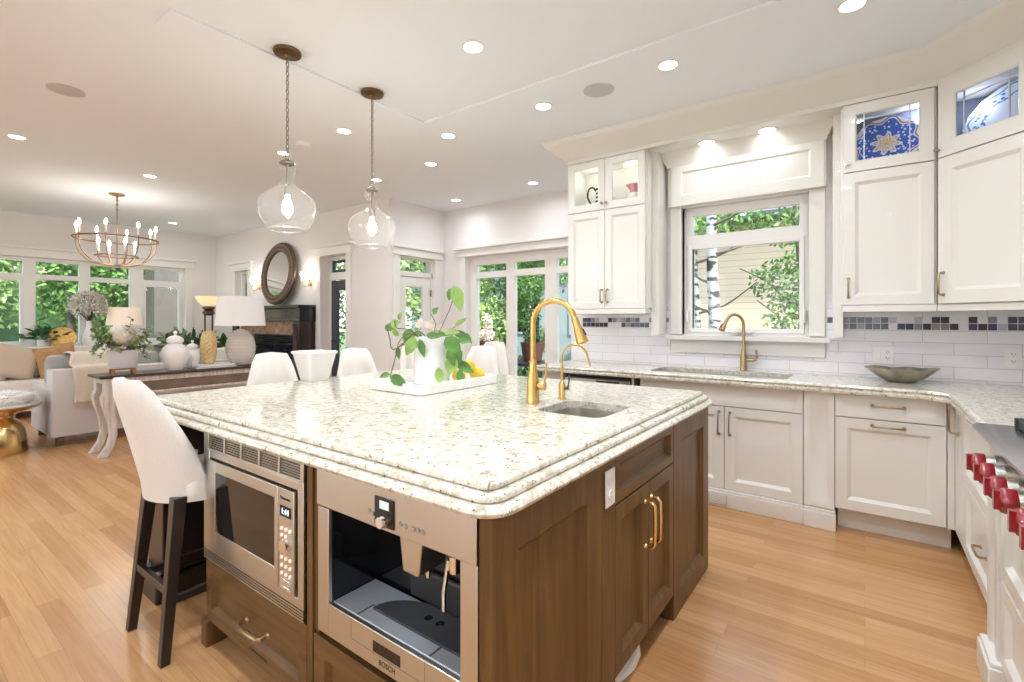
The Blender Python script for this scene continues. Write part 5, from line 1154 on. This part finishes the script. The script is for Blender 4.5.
# window ledge things
ZL = .906
def houseplant(loc, pot_r, pot_h, potm, Rr, n, lw, leafm, label, seed, flat=.8):
    t = thing('houseplant', label, 'plant', loc, 0)
    mb = MB(); mb.lathe([(pot_r * .8, 0), (pot_r * .85, .01), (pot_r, pot_h - .01), (pot_r * 1.02, pot_h), (pot_r * .92, pot_h), (pot_r * .9, pot_h - .03)], 28); mb.build('pot', potm, t, local=True)
    mb = MB(); rng = random.Random(seed); s = MB()
    leafspray(mb, (0, 0, pot_h), Rr, n, lw, rng, flat, 0, 1.3, (.35, 1))
    for k in range(10):
        a = rng.uniform(0, 2 * pi); s.tube(smoothpts([(0, 0, pot_h - .03), (.3 * Rr * cos(a), .3 * Rr * sin(a), pot_h + .4 * Rr), (.75 * Rr * cos(a), .75 * Rr * sin(a), pot_h + .5 * Rr)], 3), .004, 5)
    s.build('stem', M['stem'], t, local=True); mb.build('leaves', leafm, t, local=True); return t
houseplant((-10.13, 1.72, ZL), .085, .11, M['sofaw'], .24, 70, .06, M['leafd'], 'green leafy plant in a pale pot on the window ledge, left of the gold disc', 2)
t = thing('gold_disc', 'round hammered gold disc on the window ledge behind the white sofa', 'decor disc', (-9.99, 1.90, ZL))
T = Matrix.Translation((-9.995, 1.905, ZL + .145)) @ Matrix.Rotation(R(76), 4, 'Y')
mb = MB(T); mb.lathe([(.001, -.004), (.10, -.002), (.155, .008), (.165, .014), (.160, .018), (.10, .006), (.001, .004)], 40, cap0=False, cap1=False); mb.build('disc', M['golddisc'], t)
mb = MB(); mb.tube([(-10.02, 1.86, ZL + .003), (-10.09, 1.86, ZL + .003), (-10.03, 1.88, ZL + .12)], .004); mb.tube([(-10.02, 1.95, ZL + .003), (-10.09, 1.95, ZL + .003), (-10.03, 1.93, ZL + .12)], .004); mb.build('easel', M['stem'], t)
t = thing('dried_flower_vase', 'tall white bottle vase of dried pinkish flowers in front of the left windows', 'vase', (-10.10, 2.24, ZL))
mb = MB(); mb.lathe([(.06, 0), (.085, .01), (.095, .07), (.085, .15), (.055, .24), (.035, .31), (.032, .37), (.040, .40), (.03, .40), (.024, .36), (.03, .2)], 32); mb.build('vase', M['white'], t, local=True)
mb = MB(); s = MB(); rng = random.Random(8)
for k in range(80):
    z = rng.uniform(-.45, 1); a = rng.uniform(0, 2 * pi); q = math.sqrt(1 - z * z); d = Vector((q * cos(a) * .7, q * sin(a), z)); e = Vector((0, 0, .63)) + d * .20; s.tube([(0, 0, .36), tuple(Vector((0, 0, .50)) + d * .08), tuple(e)], .0016, 5)
    for j in range(34):
        o_ = Vector((rng.gauss(0, 1), rng.gauss(0, 1), rng.gauss(0, 1))) * .034; b = e + o_; leaf(mb, b, b + Vector((rng.uniform(-1, 1), rng.uniform(-1, 1), rng.uniform(-1, 1))) * .036, .026, (0, 1, .5))
s.build('stem', M['stem'], t, local=True); mb.build('blossom', M['dried'], t, local=True)
t = thing('table_lamp', 'beige-shaded table lamp on the window ledge behind the flower planter', 'lamp', (-10.10, 2.70, ZL))
mb = MB(); mb.lathe([(.06, .0), (.085, .03), (.095, .11), (.07, .20), (.03, .25), (.015, .27), (.012, .42)], 28); mb.build('base', M['ivory'], t, local=True)
mb = MB(); mb.lathe([(.245, .325), (.215, .625), (.210, .625), (.240, .325)], 40, cap0=False, cap1=False); mb.build('lamp_shade', M['shadelit'], t, local=True, recalc=False)
t = thing('torchiere_lamp', 'tall bronze torchiere floor lamp with amber glass bowl, in the corner by the fireplace', 'floor lamp', (-9.70, 3.84, 0))
mb = MB(); mb.lathe([(.16, 0), (.16, .02), (.05, .05), (.03, .08)], 28); mb.build('base', M['bronze'], t, local=True)
mb = MB()
for x in (-.05, .05): mb.tube([(x * .6, x, .06), (x * .6, x, 1.50)], .016)
mb.lathe([(.03, 1.40), (.10, 1.44), (.10, 1.47), (.06, 1.50), (.10, 1.53), (.10, 1.56), (.03, 1.58)], 24); mb.lathe([(.03, .70), (.06, .72), (.03, .74)], 20); mb.build('column', M['bronze'], t, local=True)
mb = MB(); mb.lathe([(.06, 1.57), (.12, 1.60), (.17, 1.66), (.21, 1.735), (.22, 1.745), (.215, 1.75), (.16, 1.67), (.05, 1.59)], 40); mb.build('glass_bowl', M['amber'], t, local=True)
houseplant((-9.55, 3.30, 0), .13, .85, M['greyv'], .30, 90, .075, M['leafe'], 'grey-green bushy plant in a tall planter beside the left windows, above the ginger jars', 31)
houseplant((-8.75, 3.32, 0), .15, .80, M['greyv'], .34, 110, .085, M['leafd'], 'dark green leafy plant in a tall grey planter between the torchiere and the gold vase', 32)
houseplant((-8.02, 3.55, 0), .15, .80, M['greyv'], .30, 80, .08, M['leafd'], 'dark green leafy plant in a tall grey planter by the fireplace, behind the ribbed lamp', 33)
mb = MB(FXp(XL)); mb.box(4.04, 4.11, 1.62, 1.74, 0, .02); o = mb.build('thermostat', M['plastic'], None, loc=(XL, 4.07, 1.68), bevel=.004); tag(o, 'small white wall control on the white wall between the windows and the room corner', 'thermostat')
# fireplace
XA, XB, YM = -9.00, -6.81, 3.93
t = thing('fireplace', 'black mantel fireplace with slate tile surround and dark glass firebox', 'fireplace', (-7.9, 4.06, 0))
mb = MB(); mb.box(XA - .02, XB + .02, YM - .03, YF - .001, 1.50, 1.55); mb.box(XA, XB, YM, YF - .001, 1.30, 1.50); mb.build('mantel_shelf', M['mantel'], t, bevel=.006)
mb = MB(FY(YM)); mb.box(XA + .05, XB - .05, 1.46, 1.472, 0, .012); mb.box(XA + .05, XB - .05, 1.34, 1.352, 0, .012); mb.build('frieze_strip', M['mantelb'], t)
for a, b in ((XA + .02, XA + .20), (XB - .20, XB - .02)):
    mb = MB(); mb.box(a, b, YM + .02, YF - .001, .14, 1.30); mb.box(a - .015, b + .015, YM, YF - .001, 0, .14); mb.T = FY(YM + .02); mb.panel(a, b, .16, 1.28, .016, .035, .01, .008); mb.build('pilaster', M['mantelb'] if b > -7.5 else M['mantel'], t)
mb = MB(); mb.box(XA + .21, XA + .62, YM + .08, YF - .001, 0, 1.298); mb.box(XB - .30, XB - .21, YM + .08, YF - .001, 0, 1.298); mb.box(XA + .62, XB - .30, YM + .08, YF - .001, 1.09, 1.298); mb.box(XA + .62, XB - .30, YM + .08, YF - .001, 0, .25); mb.build('tile_surround', M['slate'], t)
mb = MB(); mb.box(XA + .62, XB - .30, YM + .10, YF - .001, .25, 1.09); fb = mb.build('firebox', M['blackm'], t)
mb = MB(); mb.box(XA + .66, XB - .34, YM + .085, YM + .099, .36, .93); mb.build('glass_front', M['glassb'], fb)
mb = MB()
for z in (.96, .99, 1.02, 1.05, .28, .31): mb.box(XA + .66, XB - .34, YM + .084, YM + .099, z, z + .012)
mb.build('louver', M['black'], fb)
t = thing('mirror', 'round mirror in a carved bronze frame leaning on the mantel', 'mirror', (-7.9, 4.08, 1.551))
T = Matrix.Translation((-7.72, 4.09, 1.551 + .525)) @ Matrix.Rotation(R(84), 4, 'X')
mb = MB(T)
L = [(.355, .0), (.36, .028), (.385, .036), (.415, .030), (.45, .034), (.485, .026), (.512, .012), (.515, -.012), (.36, -.015)]
mb.lathe(L, 64, cap0=False, cap1=False); fr = mb.build('frame', M['bronze'], t)
mb = MB(T)
for R_, amp, k_n in ((.47, .016, 22), (.395, .010, 26)):
    vs = []; fs = []; n_ = k_n * 8
    for i in range(n_):
        a = 2 * pi * i / n_; q = .006 + amp * abs(sin(a * k_n / 1.0)) ** .6
        for j in range(8): b_ = 2 * pi * j / 8; vs.append(((R_ + q * cos(b_)) * cos(a), (R_ + q * cos(b_)) * sin(a), .034 + q * .6 * sin(b_))); fs.append((i * 8 + j, ((i + 1) % n_) * 8 + j, ((i + 1) % n_) * 8 + (j + 1) % 8, i * 8 + (j + 1) % 8))
    mb.add(vs, fs)
mb.build('carved_bead', pm('carved_bronze_light', (.24, .185, .135), .4, .7), fr)
mb = MB(T); mb.lathe([(.362, .012), (.001, .0125)], 56, cap0=False, cap1=False); mb.build('mirror_glass', M['mirror'], t, 0)
for x, lab in ((-6.94, 'brass wall sconce with candle lamps to the right of the round mirror'), (-8.53, 'brass wall sconce with candle lamps to the left of the round mirror')):
    t = thing('wall_sconce', lab, 'wall light', (x, YF, 1.93), 0, 'sconces beside the mirror')
    mb = MB(); mb.ell((0, -.012, -.02), (.035, .012, .075)); mb.build('back_plate', M['goldl'], t, local=True)
    for s in (-1, 1):
        mb = MB(); mb.tube(smoothpts([(0, -.015, -.03), (s * .04, -.06, -.09), (s * .09, -.09, -.08), (s * .10, -.10, .0)], 5), .006); a = mb.build('arm', M['goldl'], t, local=True)
        mb = MB(); mb.lathe([(.012, 0), (.025, .005), (.012, .012), (.011, .07)], 14, (s * .10, -.10, 0)); mb.build('candle', M['trim'], a, local=True)
        mb = MB(); mb.lathe([(.036, .03), (.040, .15), (.038, .15), (.034, .03)], 20, (s * .10, -.10, 0), False, False); mb.build('glass_shade', M['shell'], a, local=True)
        mb = MB(); mb.lathe([(.010, .07), (.018, .10), (.012, .125), (.001, .14)], 12, (s * .10, -.10, 0)); mb.build('bulb', M['bulbs'], a, local=True)
    point('sconce_lamp', (0, -.14, .11), 1.8, (1, .92, .82), .05, t)

# ================================================================ outdoors
def ground(name, x0, x1, y0, y1, mat, z=-.15): room(name, MB().box(x0, x1, y0, y1, z - .2, z), mat)
ground('ground', -60, 40, -40, 60, M['lawn'], -.35)
room('bounce_slab', MB().box(-14, 6, -18, YB - .3, -.34, -.06), M['bounce'])  # unseen pale slab, added to bounce sunlight up onto the ceiling
room('garden_path', MB().box(-9, 1.5, 5.45, 8.2, -.34, -.12), M['deck'])
def cloud(n, blobs, size, rng):
    mb = MB(); vs = []; fs = []
    tot = sum(b[3] for b in blobs)
    for (c, r, zr, wgt) in blobs:
        for i in range(int(n * wgt / tot)):
            while True:
                d = Vector((rng.uniform(-1, 1), rng.uniform(-1, 1), rng.uniform(-1, 1)))
                if .35 < d.length < 1: break
            p = Vector(c) + Vector((d.x * r, d.y * r, d.z * zr)); a = Vector((rng.gauss(0, 1), rng.gauss(0, 1), rng.gauss(0, 1))).normalized() * size * rng.uniform(.6, 1.2); b = a.cross(Vector((rng.gauss(0, 1), rng.gauss(0, 1), rng.gauss(0, 1)))).normalized() * size * .38
            k = len(vs); vs += [tuple(p - a), tuple(p + b), tuple(p + a), tuple(p - b)]; fs.append((k, k + 1, k + 2, k + 3))
    mb.v = vs; mb.f = fs; mb.m = [0] * len(fs); return mb
def tree(loc, h, r, n, size, leafm, label, seed, trunk=.09, lo=.25, barkm='bark', blobs=None):
    rng = random.Random(seed); t = thing('tree', label, 'tree', loc, 0, 'trees outside the windows')
    mb = MB(); P = smoothpts([(0, 0, 0), (.05, .03, h * .35), (-.04, .02, h * .7), (.02, 0, h * .95)], 4); mb.tube(P, [trunk * (1 - .8 * i / (len(P) - 1)) for i in range(len(P))], 10)
    for k in range(9):
        z = h * rng.uniform(lo, .9); a = rng.uniform(0, 2 * pi); mb.tube([(0, 0, z), (r * .4 * cos(a), r * .4 * sin(a), z + h * .08), (r * .8 * cos(a), r * .8 * sin(a), z + h * .12)], [trunk * .35, trunk * .2, .008], 6)
    mb.build('trunk', M[barkm], t, local=True)
    if blobs is None:
        blobs = []
        for k in range(14):
            z = h * (lo + (1.02 - lo) * k / 13); a = rng.uniform(0, 2 * pi); q = r * (.35 + .65 * math.sin(pi * min(1, (k + 2) / 15)))
            blobs.append(((q * .45 * cos(a), q * .45 * sin(a), z), q * .75, q * .6, q * q))
    cloud(n, blobs, size, rng).build('foliage', leafm, t, local=True, smooth=0, recalc=False); return t
tree((-13.6, .9, -.35), 6.5, 1.9, 6500, .09, M['tree2'], 'light green leafy tree beyond the left windows, nearest to the picture edge', 1)
tree((-14.6, 2.9, -.35), 7.5, 2.2, 8000, .09, M['tree'], 'mid green broad tree beyond the left windows, behind the dried flowers', 2)
tree((-16.5, 4.2, -.35), 6.0, 1.7, 6000, .09, M['tree2'], 'light green tree beyond the left windows, near the casement at their right end', 3)
tree((-20.5, 7.5, -.35), 10, 3.0, 8000, .13, M['treed'], 'tall dark conifer far beyond the left windows', 4, lo=.1)
tree((-19.0, -.6, -.35), 9, 2.8, 8000, .12, M['tree'], 'tall broad tree far beyond the left windows', 5)
tree((-11.6, 8.4, -.35), 6, 1.8, 5000, .09, M['tree'], 'green tree beyond the dark door in the fireplace wall', 15)
tree((-8.6, 8.2, -.35), 7, 2.2, 7000, .09, M['tree2'], 'green tree beyond the glazed nook door', 6)
tree((-8.3, 11.0, -.35), 8.5, 2.2, 7000, .10, M['tree'], 'green garden tree seen through the left pane of the garden windows', 7)
tree((-7.7, 8.9, -.35), 3.2, 1.0, 5500, .07, M['tree2'], 'bright green shrub tree low behind the left pane of the garden windows', 8, lo=.1)
tree((-6.3, 9.5, -.35), 8.0, .7, 6000, .07, M['tree'], 'slim climbing green tree behind the middle pane of the garden windows', 9, lo=.08)
def hedge(loc, lx, ly, h, n, size, label, seed):
    rng = random.Random(seed); t = thing('hedge', label, 'hedge', loc)
    bl = [((rng.uniform(-lx, lx), rng.uniform(-ly, ly), h * (k % 5 + .5) / 5), h * .22, h * .18, 1) for k in range(40)]
    cloud(n, bl, size, rng).build('foliage', M['tree'], t, local=True, smooth=0, recalc=False)
    mb = MB(); mb.box(-lx, lx, -ly * .4, ly * .4, 0, h * .8); mb.build('core', M['treed'], t, local=True)
hedge((-24, 2.5, -.35), 1.5, 13, 7.0, 16000, .22, 'long tall dense hedge closing the view behind the trees left of the house', 1)
hedge((-11, 24, -.35), 10, 1.5, 5.5, 9000, .22, 'long tall dense hedge behind the pale blue house', 2)
# shrubs, pots on the deck
t = thing('shrub', 'low bushy shrub outside the middle pane of the garden windows', 'shrub', (-4.75, 7.5, -.12)); cloud(3500, [((0, 0, .35), .6, .38, 1), ((.4, .2, .3), .45, .3, .6)], .05, random.Random(3)).build('foliage', M['treed'], t, local=True, smooth=0, recalc=False)
mb = MB(); mb.tube([(0, 0, 0), (.02, 0, .4)], .03); mb.build('stem', M['bark'], t, local=True)
def outpot(loc, lab, seed, lm):
    t = thing('patio_pot', lab, 'plant pot', loc); mb = MB(); mb.lathe([(.12, 0), (.15, .02), (.19, .28), (.20, .32), (.17, .32), (.16, .28)], 24); mb.build('pot', M['terra'], t, local=True)
    cloud(500, [((0, 0, .42), .15, .12, 1), ((.04, 0, .62), .08, .2, .6)], .035, random.Random(seed)).build('foliage', M[lm], t, local=True, smooth=0, recalc=False)
t = thing('patio_table', 'dark patio table outside the garden windows carrying two pots', 'table', (-4.95, 6.5, -.12))
mb = MB(); mb.box(-.85, 1.35, -.35, .35, .72, .76); mb.build('top', M['patio'], t, local=True)
for x in (-.8, 1.3):
    for y in (-.3, .3): mb = MB(); mb.box(x - .03, x + .03, y - .03, y + .03, 0, .72); mb.build('leg', M['patio'], t, local=True)
outpot((-5.32, 6.5, .6405), 'dark pot with tall flowering plant on the patio table, behind the left pane', 4, 'petal'); outpot((-4.35, 6.5, .6405), 'dark pot with green plant on the patio table, behind the middle pane', 5, 'treed')
t = thing('house', 'pale blue-grey house beyond the garden windows', 'house', (-10.0, 13.5, -.35))
mb = MB(); mb.box(-5, 4.5, 0, 5, 0, 4.2); mb.build('wall', M['blueh'], t, local=True)
mb = MB(); mb.prism([(-.5, 4.2), (2.5, 6.0), (5.5, 4.2)], -5.5, 5, 'x'); mb.v = [(x, y, z) for x, y, z in mb.v]; mb.build('roof', M['roofm'], t, local=True)
for x in (-3.2, -.3, 2.4): mb = MB(); mb.box(x, x + 1.2, -.04, .02, 1.2, 2.6); f = mb.build('window', M['trim'], t, local=True); mb = MB(); mb.box(x + .08, x + 1.12, -.05, -.04, 1.28, 2.52); mb.build('pane', M['glassb'], f, local=True)
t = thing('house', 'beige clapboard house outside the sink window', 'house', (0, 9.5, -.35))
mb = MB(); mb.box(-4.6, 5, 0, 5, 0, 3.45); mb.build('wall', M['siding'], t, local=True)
mb = MB(); mb.loft([[(-5, -.5, 3.4), (5.4, -.5, 3.4), (5.4, 5.5, 3.4), (-5, 5.5, 3.4)], [(-5, -.5, 3.5), (5.4, -.5, 3.5), (5.4, 5.5, 3.5), (-5, 5.5, 3.5)], [(-4, 2.4, 4.3), (4.4, 2.4, 4.3), (4.4, 2.6, 4.3), (-4, 2.6, 4.3)]]); mb.build('roof', M['roofm'], t, local=True)
def birch(loc, h, lab, seed, tr=.085):
    rng = random.Random(seed); t = thing('birch_tree', lab, 'tree', loc); mb = MB(); P = smoothpts([(0, 0, 0), (.03, 0, 1.5), (-.02, .02, 3), (.05, 0, h)], 5); mb.tube(P, [tr * (1 - .6 * i / (len(P) - 1)) for i in range(len(P))], 14); mb.build('trunk', M['birch'], t, local=True)
    mb = MB()
    for k in range(8):
        z = 1.0 + k * .38; a = rng.choice([rng.uniform(-.5, .5), rng.uniform(2.7, 3.6)]); L = rng.uniform(.4, .9); mb.tube(smoothpts([(0, 0, z), (L * .5 * cos(a), L * .4 * sin(a), z + .12), (L * cos(a), L * sin(a), z + .42)], 3), [.022, .02, .016, .013, .01, .008, .005], 6)
    mb.build('branch', M['bark'], t, local=True)
birch((-1.60, 6.6, -.35), 7, 'white-barked birch in front of the beige house, the thicker trunk', 1, .10)
birch((-2.03, 7.4, -.35), 6.5, 'thin birch trunk at the left edge of the sink window view', 2, .055)
t = tree((-.72, 7.3, -.35), 5.2, 1.0, 10, .06, M['tree'], 'leafy tree on the right of the sink window view in front of the beige house', 12, trunk=.05, blobs=[((0, 0, .5), .1, .1, 1)])
for ch in kids(t):
    if ch.name.startswith('foliage'): bpy.data.objects.remove(ch)
cloud(5200, [((-.15, 0, 1.1), .45, .4, .8), ((.1, 0, 1.7), .5, .4, 1), ((-.1, 0, 2.2), .5, .3, .7), ((.2, 0, 2.9), .7, .3, 1), ((-.9, 0, 3.0), .6, .28, 1), ((.5, 0, 2.2), .7, .9, 1.4), ((-1.2, 0, 3.35), .7, .3, .8), ((.3, 0, 3.7), .8, .4, 1), ((-.62, 0, 1.35), .2, .15, .3)], .05, random.Random(7)).build('foliage', M['tree'], t, local=True, smooth=0, recalc=False)
tree((-3.6, 8.6, -.35), 6.5, 1.2, 3500, .07, M['tree2'], 'light green tree top seen through the upper pane of the sink window', 14, blobs=[((.6, 0, 4.3), 1.0, .8, 1), ((.2, 0, 5.3), 1.0, .8, 1), ((-.5, 0, 3.2), .6, .8, .7)])
t = thing('house', 'grey stucco house wing beyond the right end of the left windows', 'house', (-13.2, 3.9, -.35))
mb = MB(); mb.box(-2.5, .6, 0, 3.2, 0, 5); mb.build('wall', M['greyh'], t, local=True)
mb = MB(); mb.box(.6, .66, .8, 2.0, 1.2, 2.6); mb.build('window', M['glassb'], t, local=True)
bpy.context.view_layer.update()
